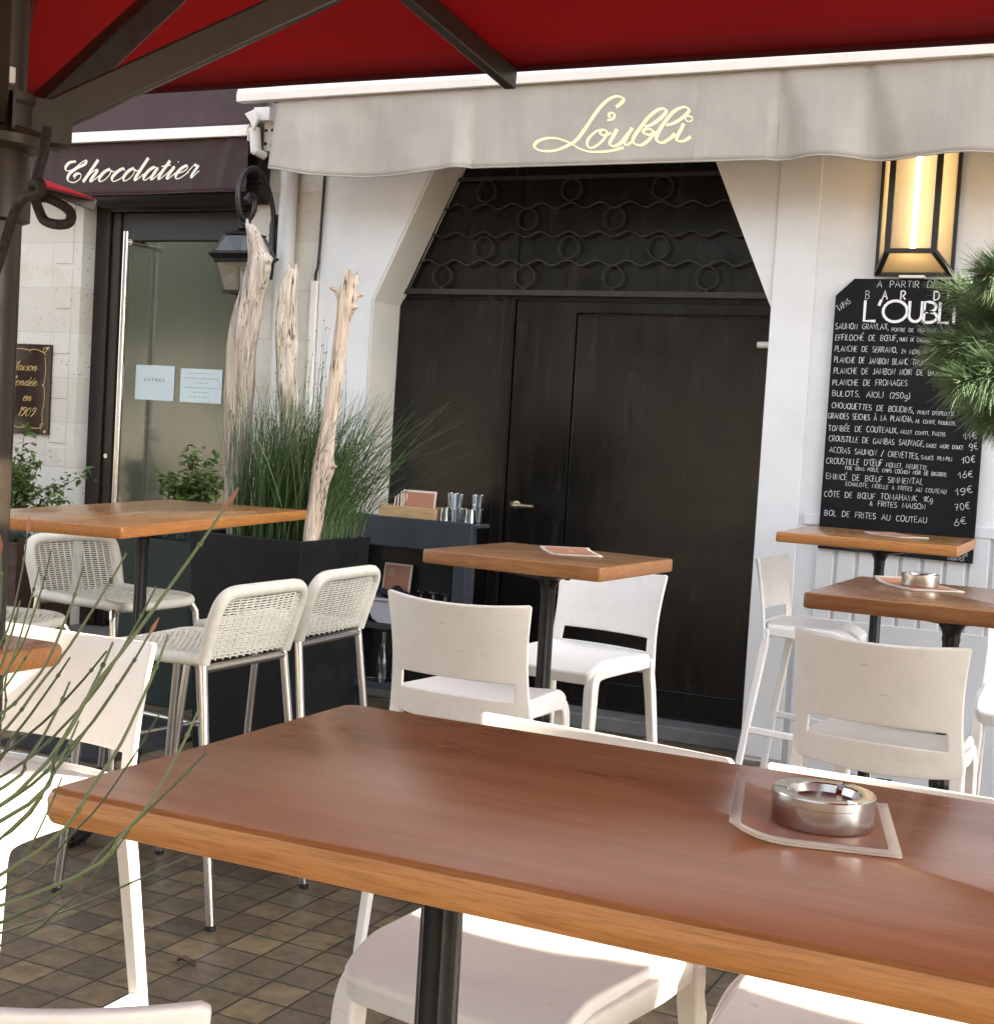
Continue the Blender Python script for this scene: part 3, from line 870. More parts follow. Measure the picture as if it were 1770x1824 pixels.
# ================================================================== AWNINGS
def sm(a, b, x):
    t = min(1, max(0, (x - a) / (b - a))); return t * t * (3 - 2 * t)
GY = 6.05
def grey_fold(x, z):
    t = (3.055 - z) / .37                       # 0 at the top, 1 at the hem
    d = 0
    if x < -3.105:
        d += .034 * t * math.sin((x + 4.2) * 7.5 + .5) * sm(0, .3, t) + .03 * t * math.exp(-((x + 3.16) / .05) ** 2)
        d += .012 * math.sin(x * 23 + z * 9) * t * (1 - t)
    elif x > -1.66:
        for c, s in ((-1.63, .06), (-1.27, .07), (-.75, .09), (-.2, .08), (.4, .09), (1.0, .1)):
            d -= .058 * math.exp(-((x - c - .05 * t) / (s * (.35 + t))) ** 2) * (.25 + .75 * t)
        d += .018 * t * math.sin((x + 1.6) * 9.5)
    d += .0012 * math.sin(x * 31 + math.sin(z * 7)) + .0006 * math.sin(x * 71 + z * 9)
    return GY - d
def hem(x):
    z = 2.690
    if x < -3.105: z = 2.690 - .022 * math.sin(PI * min(1, max(0, (x + 4.24) / 1.14))) + .026 * (1 - sm(-4.24, -3.95, x))
    elif x > -1.66: z = 2.692 + .008 * math.sin((x + 1.66) * 9.5)
    return z
ga = thing('grey_awning', 'faded taupe awning with a gold script name across its valance', 'awning', (-1.0, 6.2, 3.0))
GO = (-1.0, 6.2, 3.0)
mb = MB()
def gv(u, v):
    x = -4.205 - .03 * v + u * 7.2
    zt0 = 3.050 + .0072 * (x + 4.2)
    z = zt0 + (hem(x) - zt0) * v
    return (x, grey_fold(x, z), z)
mb.grid(gv, 360, 16)
val = loc(mb, GO).build('valance', M['grey_fabric'], ga, smooth=60, solid=.0025)
mb = MB()   # stitched hem and seams
mb.tube([(x_, grey_fold(x_, hem(x_)) , hem(x_)) for x_ in [-4.23 + .02 * i for i in range(360)]], .0045, 6)
for sx_ in (-3.105, -1.995, -1.64):
    mb.tube([(sx_ + .003 * math.sin(i), grey_fold(sx_, 3.05 - .03 * i) - .001, 3.05 - .03 * i) for i in range(13)], .0026, 5)
loc(mb, GO).build('seam', M['grey_fabric'], val)
mb = MB()
mb.grid(lambda u, v: (-4.2 + 7.2 * u, 6.06 + .40 * v, 3.10 + .36 * v - .03 * math.sin(PI * v)), 60, 6)
loc(mb, GO).build('canopy', M['grey_fabric'], ga, solid=.0025)
mb = MB()
mb.prism([(6.02, 3.052), (6.075, 3.052), (6.085, 3.075), (6.075, 3.118), (6.03, 3.118), (6.018, 3.09)], -4.435, 3.0, 'x')
mb.v = [(a_, b_, c_ + .0072 * (a_ + 4.2)) for a_, b_, c_ in mb.v]
loc(mb, GO).build('front_bar', M['white_paint'], ga, smooth=0, bevel=.003)
mb = MB()
OUB = [
[(-2.3793, 2.9404), (-2.3591, 2.9546), (-2.3453, 2.9736), (-2.3612, 2.9856), (-2.3886, 2.9869), (-2.4241, 2.9716), (-2.4586, 2.9393), (-2.4926, 2.8954), (-2.5263, 2.8456), (-2.5606, 2.8013), (-2.5966, 2.7796), (-2.6456, 2.7611), (-2.7021, 2.7542), (-2.7472, 2.7613), (-2.7708, 2.7794), (-2.7531, 2.802), (-2.7124, 2.8133), (-2.668, 2.8129), (-2.6231, 2.8005), (-2.5844, 2.7838), (-2.5455, 2.762), (-2.5011, 2.7481), (-2.4453, 2.7436), (-2.3844, 2.7474), (-2.3307, 2.7598)],
[(-2.4181, 2.884), (-2.3939, 2.8869), (-2.3828, 2.9023), (-2.3928, 2.9151), (-2.4079, 2.9134), (-2.4119, 2.9006), (-2.3995, 2.8973)],
[(-2.4275, 2.842), (-2.464, 2.8377), (-2.4992, 2.8105), (-2.5096, 2.7825), (-2.4961, 2.765), (-2.4715, 2.7671), (-2.4363, 2.7914), (-2.4141, 2.8246), (-2.4242, 2.839), (-2.4427, 2.8397), (-2.4479, 2.8258), (-2.4258, 2.8165), (-2.3929, 2.8266)],
[(-2.3666, 2.8426), (-2.3828, 2.8122), (-2.3988, 2.7789), (-2.3797, 2.767), (-2.35, 2.7773), (-2.322, 2.8101), (-2.2943, 2.8455)],
[(-2.2943, 2.8455), (-2.316, 2.8099), (-2.329, 2.7794), (-2.3163, 2.7706), (-2.2903, 2.7866)],
[(-2.2377, 2.849), (-2.2054, 2.8561), (-2.1658, 2.8823), (-2.1413, 2.9118), (-2.1569, 2.9246), (-2.1859, 2.9164), (-2.2252, 2.8847), (-2.2637, 2.836), (-2.288, 2.7977), (-2.2805, 2.775), (-2.2471, 2.7684), (-2.2127, 2.7896), (-2.194, 2.8195), (-2.21, 2.8368), (-2.2367, 2.835), (-2.2399, 2.8212), (-2.2143, 2.8119), (-2.1764, 2.8217)],
[(-2.1371, 2.8507), (-2.0996, 2.8604), (-2.0603, 2.8836), (-2.036, 2.9101), (-2.0517, 2.9262), (-2.0805, 2.923), (-2.1142, 2.9024), (-2.152, 2.8541), (-2.1756, 2.8105), (-2.1737, 2.7827), (-2.1466, 2.7762), (-2.1126, 2.7945), (-2.0934, 2.8132)],
[(-2.0555, 2.8559), (-2.0707, 2.8234), (-2.086, 2.7908), (-2.0735, 2.7794), (-2.0474, 2.7812), (-2.0194, 2.7968)],
[(-2.0344, 2.887), (-2.0194, 2.8792), (-2.0213, 2.8656), (-2.0386, 2.8635), (-2.0491, 2.8733), (-2.0458, 2.8841), (-2.0327, 2.8869)],]
for k, st in enumerate(OUB):
    P = cat_rom(st, 6)
    w0, w1 = ((.0075, .0185) if k in (0, 3, 5, 6, 7) else (.008, .014))
    if k == 8: w0 = w1 = .0065
    ribbon(mb, P, lambda d: w0 + (w1 - w0) * abs(d.dot(Vector((.5, .866)))) ** 1.6, lambda a, b: grey_fold(a, b) - .0016)
loc(mb, GO).build('lettering', M['gold'], val, smooth=0)
# folded arm and bracket at the left end
mb = MB()
mb.box(-4.63, -4.53, 6.30, W, 3.02, 3.09); mb.box(-4.60, -4.52, 6.36, 6.44, 2.87, 3.05)
mb.beam((-4.55, 6.40, 3.0), (-4.30, 6.36, 3.02), .04, .05)
mb.tube([(-4.62, 6.3, 2.98), (-4.60, 6.3, 2.85)], .03, 12)
mb.tube([(-4.60, 6.28, 2.86), (-4.57, 6.34, 2.84)], .022, 10)
mb.prism([(-4.66, 3.05), (-4.60, 3.07), (-4.575, 3.02), (-4.60, 2.96), (-4.625, 3.01)], 6.26, 6.28)
for a_, b_ in ((-4.585, 2.98), (-4.545, 2.98), (-4.585, 2.91), (-4.545, 2.90)):
    mb.tube([(a_, 6.352, b_), (a_, 6.362, b_)], .009, 8, mi=1)
mb.tube([(-4.50, 6.3, 3.14), (-4.42, 6.3, 3.14)], .035, 14, mi=1)
mb.xf(Matrix.Translation((.105, 0, 0)))
loc(mb, GO).build('bracket', [M['white_paint'], M['cable']], ga, smooth=40, bevel=.003)

ba = thing('brown_awning', 'dark brown shop awning with a white script word on its valance', 'awning', (-5.0, 6.2, 2.9))
BO = (-5.0, 6.2, 2.9)
BY = 6.3
def bfold(x, z):
    q_ = 2.943 - z
    return BY - .014 * math.sin(x * 5.2 + 1) * max(0, q_ / .29) - .014 * math.exp(-((x + 4.64 + .25 * q_) / .03) ** 2) - .011 * math.exp(-((x + 4.78 + .4 * q_) / .035) ** 2)
mb = MB()
mb.grid(lambda u, v: ((lambda x, z: (x, bfold(x, z), z))(-6.053 + 1.509 * u, 2.943 - .292 * v)), 110, 12)
bv = loc(mb, BO).build('valance', M['brown_fabric'], ba, solid=.0025, smooth=60)
mb = MB(); mb.tube([(-6.053 + .01524 * i, bfold(-6.053 + .01524 * i, 2.655), 2.651) for i in range(100)], .004, 6)
loc(mb, BO).build('seam', M['brown_fabric'], bv)
mb = MB(); mb.prism([(6.265, 2.936), (6.322, 2.936), (6.332, 2.972), (6.322, 2.996), (6.275, 2.996)], -6.06, -4.541, 'x')
mb.box(-4.541, -4.534, 6.275, 6.332, 2.91, 3.0)
loc(mb, BO).build('front_bar', M['white_paint'], ba, smooth=0, bevel=.003)
mb = MB(); mb.grid(lambda u, v: (-6.03 + 1.49 * u + .06 * v * (u > .5), 6.32 + .152 * v, 2.996 + .34 * v - .02 * math.sin(PI * v)), 40, 8)
loc(mb, BO).build('canopy', M['brown_fabric'], ba, solid=.0025)
mb = MB()
script_text(mb, "Chocolatier", -5.79, 2.722, .070, .0985, .55, .006, .020, lambda a, b: bfold(a, b) - .0016, R(.3), .075, .62)
loc(mb, BO).build('lettering', M['cream_print'], bv, smooth=0)

# ================================================================== WALL FIXTURES
# menu blackboard
CHALK = [
('A PARTIR DE', -1.2444, 2.1929, -0.9813, 2.1941, 0.0284),
('TAPAS', -1.403, 2.0842, -1.3508, 2.1248, 0.0264),
('SAUMON GRAVLAX,', -1.4141, 2.0051, -1.1771, 2.009, 0.025),
('POIVRE DE VERVEINE, ANETH', -1.1662, 2.0002, -0.9013, 1.9989, 0.0161),
('EFFILOCHÉ DE BŒUF,', -1.4105, 1.9555, -1.1339, 1.9594, 0.0251),
('HUILE DE CACAHUÈTES, SEL', -1.1292, 1.9595, -0.9297, 1.9563, 0.016),
('PLANCHE DE SERRANO,', -1.4094, 1.9059, -1.1324, 1.9083, 0.025),
('24 MOIS, GUINDILLAS', -1.1183, 1.9049, -0.9166, 1.9007, 0.0189),
('PLANCHE DE JAMBON BLANC TRUFFÉ', -1.4082, 1.8567, -0.9904, 1.8562, 0.0251),
('PLANCHE DE JAMBON NOIR DE BIGORRE', -1.407, 1.807, -0.8967, 1.815, 0.0251),
('PLANCHE DE FROMAGES', -1.4081, 1.7543, -1.0778, 1.7644, 0.0251),
('BULOTS, AÏOLI (250g)', -1.407, 1.706, -1.0621, 1.7074, 0.0251),
('CHOUQUETTES DE BOUDINS,', -1.4055, 1.6523, -1.0415, 1.6469, 0.0251),
("PIMENT D'ESPELETTE", -1.0297, 1.6427, -0.8726, 1.6418, 0.016),
('GRANDES SEICHES À LA PLANCHA,', -1.4181, 1.6047, -1.0431, 1.6066, 0.0251),
('AIL CONFIT, PIQUILLOS...', -1.036, 1.6036, -0.856, 1.6006, 0.0161),
('TOMBÉE DE COUTEAUX,', -1.4127, 1.5504, -1.1042, 1.5548, 0.0251),
('AILLET CONFIT, PASTIS', -1.0972, 1.5543, -0.9043, 1.5515, 0.016),
('11€', -0.8292, 1.5416, -0.7653, 1.5526, 0.0279),
('CROUSTILLE DE GAMBAS SAUVAGE,', -1.4069, 1.5036, -0.9872, 1.5026, 0.0252),
('SAUCE AIGRE DOUCE', -0.9824, 1.5, -0.8238, 1.4989, 0.016),
('9€', -0.7989, 1.4957, -0.7595, 1.505, 0.0279),
('ACCRAS SAUMON / CREVETTES,', -1.4008, 1.453, -1.006, 1.4466, 0.0251),
('SAUCE PILI-PILI', -0.9991, 1.4461, -0.867, 1.4458, 0.016),
('10€', -0.8282, 1.4379, -0.7657, 1.4502, 0.028),
("CROUSTILLE D'ŒUF", -1.4117, 1.4012, -1.1611, 1.405, 0.0267),
('MOLLET, MEURETTE,', -1.1469, 1.4036, -0.9658, 1.3991, 0.0199),
('FOIE GRAS POÊLÉ, CHIPS COCHON NOIR DE BIGORRE', -1.3255, 1.3796, -0.8845, 1.3771, 0.0163),
('16€', -0.8368, 1.3718, -0.7697, 1.3848, 0.028),
('EMINCÉ DE BŒUF SIMMENTAL', -1.4068, 1.3334, -0.9794, 1.3348, 0.0252),
('ECHALOTE, MOELLE & FRITES AU COUTEAU', -1.3179, 1.3079, -0.8813, 1.3021, 0.0183),
('19€', -0.8425, 1.2974, -0.7656, 1.3183, 0.028),
('CÔTE DE BŒUF TOMAHAWK 1Kg', -1.4107, 1.2527, -0.9329, 1.2625, 0.0252),
('& FRITES MAISON', -1.207, 1.2266, -0.9623, 1.2271, 0.023),
('70€', -0.8376, 1.232, -0.7737, 1.2477, 0.028),
('BOL DE FRITES AU COUTEAU', -1.4021, 1.1679, -0.9511, 1.1678, 0.0253),
('6€', -0.8372, 1.1653, -0.78, 1.1817, 0.028),
('ORIGINE DE', -0.8748, 1.031, -0.7694, 1.0387, 0.0141),
('FRANCE', -0.8532, 1.0155, -0.7812, 1.0174, 0.0159),
('B', -1.2912, 2.1414, -1.269, 2.1417, 0.0381),
]
TITLE = [
('A', -1.2172, 2.141, -1.1961, 2.1413, 0.0379),
('R', -1.1379, 2.1407, -1.118, 2.141, 0.0377),
('D', -0.9969, 2.1408, -0.9742, 2.1411, 0.0373),
('E', -0.9388, 2.1402, -0.9186, 2.1404, 0.0371),
('L', -1.2903, 2.0446, -1.2398, 2.0456, 0.0906),
("'", -1.2362, 2.045, -1.2127, 2.045, 0.09),
('O', -1.21, 2.0429, -1.1054, 2.045, 0.0924),
('U', -1.0971, 2.0452, -1.0433, 2.0463, 0.0894),
('B', -1.0339, 2.0427, -0.977, 2.0439, 0.089),
('L', -0.9678, 2.0427, -0.9272, 2.0435, 0.0886),
('I', -0.9112, 2.0415, -0.9023, 2.0417, 0.0883),
]
bb = thing('menu_board', 'tall blackboard with clipped top corners, hand written tapas menu with prices', 'blackboard', (-1.09, 6.45, 1.0))
BBO = (-1.09, 6.45, 1.0)
mb = MB()
mb.prism([(-1.424, 1.018), (-.752, 1.008), (-.752, 2.150), (-.835, 2.231), (-1.345, 2.231), (-1.424, 2.155)], 6.44, 6.458)
pl = loc(mb, BBO).build('panel', M['board'], bb, smooth=0, bevel=.002)
rr = random.Random(5)
mb = MB()
for a in CHALK:
    s_, x0, z0, x1, z1, h_ = a
    chalk_line(mb, s_, x0, z0, x1, z1, h_, 6.4395, .0021 if h_ > .02 else .0016, .07, rr)
loc(mb, BBO).build('handwriting', M['chalk'], pl, smooth=0)
mb = MB()
for a in TITLE:
    s_, x0, z0, x1, z1, h_ = a
    big = h_ > .06
    gw, st = G[s_]
    for k in st:
        P = [(x0 + q * (x1 - x0) / gw, z0 + b * h_) for q, b in k]
        ribbon(mb, P, .0125 if big else .0058, 6.4395)
        pass
loc(mb, BBO).build('title_lettering', M['title_white'], pl, smooth=0)

# lit bar lamp
wl = thing('wall_lamp', 'tall black framed wall lamp with a glowing tube behind glass', 'wall lamp', (-1.10, W, 2.5))
LO = (-1.10, W, 2.5)
zb, zt = 2.255, 3.02
xo0, xo1, xi0, xi1 = -1.264, -.924, -1.205, -.985
yb_, yf_ = W - .012, W - .135
mb = MB()
f_ = .020
for xa in (xo0 + f_ / 2, xo1 - f_ / 2): mb.beam((xa, yb_, zb), (xa, yb_, zt), f_, f_, (0, 1, 0))
for xa in (xi0 + .012, xi1 - .012): mb.beam((xa, yf_, zb + .085), (xa, yf_, zt - .085), .026, f_, (0, 1, 0))
for z, zz in ((zb, zb + .085), (zt, zt - .085)):
    mb.beam((xo0, yb_, z), (xo1, yb_, z), f_, f_, (0, 0, 1)); mb.beam((xi0, yf_, zz), (xi1, yf_, zz), .024, f_, (0, 0, 1))
    for a_, b_ in ((xo0 + .01, xi0 + .012), (xo1 - .01, xi1 - .012)): mb.beam((a_, yb_, z), (b_, yf_, zz), .024, f_, (0, 0, 1))
loc(mb, LO).build('frame', M['black_paint'], wl, smooth=0, bevel=.002)
mb = MB(); mb.box(xo0 + .01, xo1 - .01, W - .006, W - .002, zb, zt); loc(mb, LO).build('back_plate', simple('cream_enamel', (.27, .235, .185), .9, 0, .02, 2, 0, 60, 0), wl, smooth=0)
mb = MB()
for a_, b_ in ((xo0 + .012, xi0 + .012), (xo1 - .012, xi1 - .012)):
    mb.add([(a_, yb_, zb + .01), (b_, yf_, zb + .09), (b_, yf_, zt - .09), (a_, yb_, zt - .01)], [(0, 1, 2, 3)])
for z, zz in ((zb, zb + .085), (zt, zt - .085)):
    mb.add([(xo0 + .02, yb_, z), (xo1 - .02, yb_, z), (xi1 - .012, yf_, zz), (xi0 + .012, yf_, zz)], [(0, 1, 2, 3)])
loc(mb, LO).build('side_glass', M['lamp_glass'], wl, smooth=0, solid=.003)
mb = MB(); mb.box(xi0 + .02, xi1 - .02, yf_ - .002, yf_ + .001, zb + .09, zt - .09); loc(mb, LO).build('front_glass', M['lamp_pane'], wl, smooth=0)
mb = MB(); mb.tube([(-1.097, W - .07, zb + .09), (-1.097, W - .07, zt - .09)], .011, 14); loc(mb, LO).build('tube', M['tube'], wl)
mb = MB(); mb.box(-1.15, -1.04, W - .06, W - .002, zb - .022, zb - .01); loc(mb, LO).build('bracket', M['white_paint'], wl, smooth=0, bevel=.003)

# swan-neck lantern
X0, Y0 = -4.445, 6.165
lan = thing('wall_lantern', 'black swan neck wall lantern with clear glass panes and a scrolled arm', 'lantern', (X0, W, 2.45))
NO = (X0, W, 2.45)
mb = MB(); mb.prism([(X0 - .03, 2.33), (X0 + .03, 2.33), (X0 + .042, 2.38), (X0 + .042, 2.50), (X0 + .03, 2.55), (X0 - .03, 2.55), (X0 - .042, 2.50), (X0 - .042, 2.38)], W - .035, W - .0005)
for z in (2.37, 2.51): mb.tube([(X0, W - .034, z), (X0, W - .042, z)], .008, 8)
loc(mb, NO).build('wall_plate', M['black_paint'], lan, smooth=30, bevel=.004)
mb = MB()
mb.tube(cat_rom([(X0, W - .06, 2.20), (X0, W - .05, 2.30), (X0, W - .055, 2.45), (X0, W - .07, 2.57), (X0, W - .13, 2.68), (X0, W - .22, 2.752), (X0, W - .31, 2.735), (X0, W - .37, 2.66), (X0, W - .385, 2.58), (X0, W - .36, 2.50), (X0, W - .315, 2.475), (X0, W - .265, 2.495), (X0, W - .235, 2.55), (X0, W - .245, 2.605), (X0, W - .285, 2.615), (X0, W - .30, 2.585)], 5),
        [.011] * 12 + [.014] * 40 + [.013] * 16 + [.011] * 8, 10)
mb.tube([(X0 - .012, W - .30, 2.585), (X0 + .012, W - .30, 2.585)], .018, 12)
loc(mb, NO).build('arm', M['black_paint'], lan)
mb = MB()
mb.lathe([(.0, 2.485), (.012, 2.48), (.012, 2.455), (.035, 2.442), (.04, 2.432), (.028, 2.42), (.02, 2.415)], 16, (X0, Y0, 0))
loc(mb, NO).build('finial', M['iron'], lan)
LS = .68
def frus(mb, z0, h0, z1, h1, mi=0, open_=False):
    h0, h1 = h0 * LS, h1 * LS
    vs = [(X0 + sx * h, Y0 + sy * h, z) for z, h in ((z0, h0), (z1, h1)) for sx, sy in ((-1, -1), (1, -1), (1, 1), (-1, 1))]
    fs = [(i, (i + 1) % 4, 4 + (i + 1) % 4, 4 + i) for i in range(4)]
    if not open_: fs += [(3, 2, 1, 0), (4, 5, 6, 7)]
    mb.add(vs, fs, mi)
mb = MB(); frus(mb, 2.395, .115, 2.405, .118); frus(mb, 2.405, .09, 2.425, .03); frus(mb, 2.425, .028, 2.43, .02)
frus(mb, 2.29, .195, 2.305, .17); frus(mb, 2.265, .165, 2.29, .195); frus(mb, 2.245, .158, 2.265, .162)
hz = ((2.305, .165 * LS, 2.395, .105 * LS), (2.245, .15 * LS, 2.10, .098 * LS))
for z0, h0, z1, h1 in hz:
    for sx, sy in ((-1, -1), (1, -1), (1, 1), (-1, 1)): mb.beam((X0 + sx * h0, Y0 + sy * h0, z0), (X0 + sx * h1, Y0 + sy * h1, z1), .012, .012)
for sx, sy in ((0, -1), (0, 1)): mb.beam((X0 - .105 * LS, Y0 + sy * .1 * LS, 2.10), (X0 + .105 * LS, Y0 + sy * .1 * LS, 2.10), .014, .014)
for sx in (-1, 1): mb.beam((X0 + sx * .1 * LS, Y0 - .105 * LS, 2.10), (X0 + sx * .1 * LS, Y0 + .105 * LS, 2.10), .014, .014)
for k in range(22):
    for sgn in (-1, 1): mb.box(X0 + (-.15 + k * .0138) * LS, X0 + (-.144 + k * .0138) * LS, Y0 + sgn * .160 * LS - .003, Y0 + sgn * .160 * LS + .003, 2.247, 2.262)
loc(mb, NO).build('cage', M['iron'], lan, smooth=0)
mb = MB(); frus(mb, 2.305, .163, 2.395, .103, 0, True); frus(mb, 2.245, .148, 2.10, .096, 0, True)
loc(mb, NO).build('glass', M['clear'], lan, smooth=0)

# founding plaque
pq = thing('shop_plaque', 'dark brown enamel plaque with gilt script and scroll border on the stone wall', 'plaque', (-6.15, W, 1.54))
PO = (-6.15, W, 1.54)
mb = MB(); mb.box(-6.325, -5.99, W - .016, W - .0005, 1.281, 1.813); pp = loc(mb, PO).build('panel', M['plaque_brown'], pq, smooth=0, bevel=.003)
mb = MB()
yq = W - .0165
script_text(mb, "Maison", -6.315, 1.655, .030, .0385, .4, .0022, .0056, yq)
script_text(mb, "fondée", -6.285, 1.565, .030, .0385, .4, .0022, .0056, yq)
script_text(mb, "en", -6.20, 1.475, .030, .0385, .4, .0022, .0056, yq)
script_text(mb, "1909", -6.235, 1.385, .030, .0385, .4, .0022, .0056, yq)
bx0, bx1, bz0, bz1 = -6.305, -6.015, 1.305, 1.788
for pts in ([(bx0, bz1 - .02), (bx0 + .07, bz1 - .004), (bx0 + .14, bz1 - .012), (bx0 + .16, bz1 - .03), (bx0 + .15, bz1 - .012), (bx0 + .2, bz1 - .006), (bx1 - .03, bz1 - .022), (bx1 - .008, bz1 - .004), (bx1 - .03, bz1 + .004), (bx1 - .036, bz1 - .02), (bx1 - .012, bz1 - .04)],
            [(bx1 - .02, bz1 - .05), (bx1 - .012, bz1 - .12), (bx1 - .02, bz1 - .20), (bx1 - .034, bz1 - .215), (bx1 - .02, bz1 - .225), (bx1 - .014, bz1 - .30), (bx1 - .026, bz1 - .38), (bx1 - .02, bz1 - .44)],
            [(bx0, bz0 + .03), (bx0 + .08, bz0 + .012), (bx0 + .15, bz0 + .02), (bx0 + .15, bz0 + .036), (bx0 + .15, bz0 + .016), (bx1 - .07, bz0 + .012), (bx1 - .03, bz0 + .02), (bx1 - .016, bz0 + .04), (bx1 - .036, bz0 + .035), (bx1 - .03, bz0 + .006)]):
    ribbon(mb, cat_rom(pts, 6), .0036, yq)
loc(mb, PO).build('gilt_lettering', M['gold_line'], pp, smooth=0)
for a_, b_ in ((-6.012, 1.79), (-6.012, 1.30), (-6.30, 1.79), (-6.30, 1.30)):
    mb = MB(); mb.tube([(a_, W - .015, b_), (a_, W - .024, b_)], .008, 10)
    loc(mb, PO).build('screw', M['brass'], pq)

# paper notices taped on the shop door
def notice(x0, x1, z0, z1, label, lines, squig):
    mb = MB(); xs = (x0 + x1) / 2; zs = (z0 + z1) / 2
    n = tag(MB().box(x0 - xs, x1 - xs, -.0008, 0, z0 - zs, z1 - zs).build('door_notice', M['paper'], smooth=0, loc=(xs, FY + .0285, zs)), label, 'notice')
    t_ = MB()
    for (tx, a, b, z, h_) in lines: chalk_line(t_, tx, a - xs, z - zs, b - xs, z - zs, h_, -.0009, .0022, .0, random.Random(1))
    q = random.Random(8)
    for (a, b, z) in squig:                       # running hand too small to read
        x = a
        while x < b - .02:
            wl_ = q.uniform(.016, .05); e = min(b, x + wl_); P = []
            nn = int((e - x) / .0022)
            for i in range(nn): P.append((x - xs + .0022 * i, z - zs + (.0042 if q.random() < .2 else .0022) * math.sin(i * 1.9 + q.uniform(0, .8))))
            if len(P) > 2: ribbon(t_, P, .0013, -.0009)
            x = e + .006
    t_.build('lettering', M['ink'], n, smooth=0)
    return n
def nx(x): return x * k_ * .998
notice(nx(-5.678), nx(-5.390), fz(1.525), fz(1.732), 'pale blue paper sign reading ENTREE in spaced capitals on the glass door', [('E~N~T~R~E~E', nx(-5.61), nx(-5.455), fz(1.637), .017)], [])
notice(nx(-5.344), nx(-5.044), fz(1.524), fz(1.722), 'pale blue paper with several lines of script on the glass door', [], [(nx(-5.29), nx(-5.09), fz(1.695)), (nx(-5.315), nx(-5.065), fz(1.667)), (nx(-5.24), nx(-5.14), fz(1.64)), (nx(-5.315), nx(-5.065), fz(1.612)), (nx(-5.25), nx(-5.14), fz(1.585)), (nx(-5.28), nx(-5.12), fz(1.557))])
# ================================================================== TABLES
def table(name, label, w, d, x, y, rz, z, mats, cols, thick=.036, base='claw', group=None, rc=.012, re=.006, br=1.0, ba=45):
    t = thing(name, label, 'table', (x, y, 0), rz, group)
    MB().slab(w, d, z - thick, z, rc, re).build('tabletop', [M[mats[0]], M[mats[1]]], t, smooth=35)
    for cx in cols:
        zt_ = z - thick
        b = MB()
        b.lathe([(.026, .05), (.034, .06), (.034, .09), (.025, .11), (.023, .22), (.030, .235), (.031, .245), (.023, .26), (.022, .30), (.0215, .58), (.0265, .594), (.028, .605), (.0265, .616), (.0215, .63), (.0205, zt_ - .12), (.0205, zt_ - .085), (.023, zt_ - .075), (.0215, zt_ - .065), (.026, zt_ - .05), (.033, zt_ - .04), (.036, zt_ - .03), (.036, zt_ - .006)], 36, (cx, 0, 0), fl=(12, .05, .11, 1.0))
        b.build('column', M['iron'], t, smooth=45)
        b = MB()
        for a in range(4):
            ca, sa = math.cos(PI / 4 + a * PI / 2), math.sin(PI / 4 + a * PI / 2)
            b.beam((cx, 0, zt_ - .03), (cx + ca * .19, sa * .19, zt_ - .006), .028, .022, h2=.010)
            b.tube([(cx + ca * .165, sa * .165, zt_ - .02), (cx + ca * .165, sa * .165, zt_ - .008)], .009, 8)
        b.build('top_bracket', M['iron'], t, smooth=0, bevel=.003)
        b = MB()
        for a in range(4):
            ca, sa = math.cos(R(ba) + a * PI / 2) * br, math.sin(R(ba) + a * PI / 2) * br
            P = cat_rom([(cx + ca * q, sa * q, zz) for q, zz in ((.015, .10), (.08, .105), (.16, .07), (.235, .030), (.285, .022))], 4)
            b.tube(P, [.036 - .012 * abs(2 * i / (len(P) - 1) - .9) for i in range(len(P))], 10)
            b.tube([(cx + ca * .255, sa * .255, .024), (cx + ca * .30, sa * .30, .020)], [.026, .016], 10)
            b.tube([(cx + ca * .09, sa * .09, .105), (cx + ca * .13, sa * .13, .10)], [.02, .03], 8)
        b.build('base', M['iron'], t, smooth=60)
    return t
TG = 'high wooden tables on cast iron columns'
table('bar_table', 'long reddish brown wooden high table in the foreground with an oak coloured edge', 1.34, .545, -.247, 1.27, R(.3), 1.10, ('top_red', 'edge_oak'), (-.385, .42), .033, group=TG, rc=.02, re=.009)
table('bar_table', 'long high oak table with white woven stools on both sides before the black planter', 1.42, .62, -3.27, 4.04, R(99.9), 1.10, ('oak', 'oak_edge'), (-.03,), .037, group=TG, br=1.42, ba=-179)
table('bar_table', 'small square worn oak high table in front of the black gate with one menu card', .575, .53, -1.655, 3.905, R(-3.5), 1.10, ('cen_top', 'cen_edge'), (0,), .040, group=TG)
table('bar_table', 'dark brown high table with an ashtray standing on a menu', .63, .64, -.487, 3.845, R(-1.2), 1.10, ('walnut', 'walnut_edge'), (0,), .040, group=TG)
table('bar_table', 'oak high table standing closest to the menu blackboard', .69, .66, -1.05, 5.85, R(1.5), 1.13, ('oak', 'oak_edge'), (.01,), .040, group=TG)
table('bar_table', 'reddish table corner at the left edge behind thin rush stems', .6, .6, -1.775, 1.35, R(-2), 1.10, ('top_red', 'edge_oak'), (0,), .034, group=TG, rc=.02, re=.009)

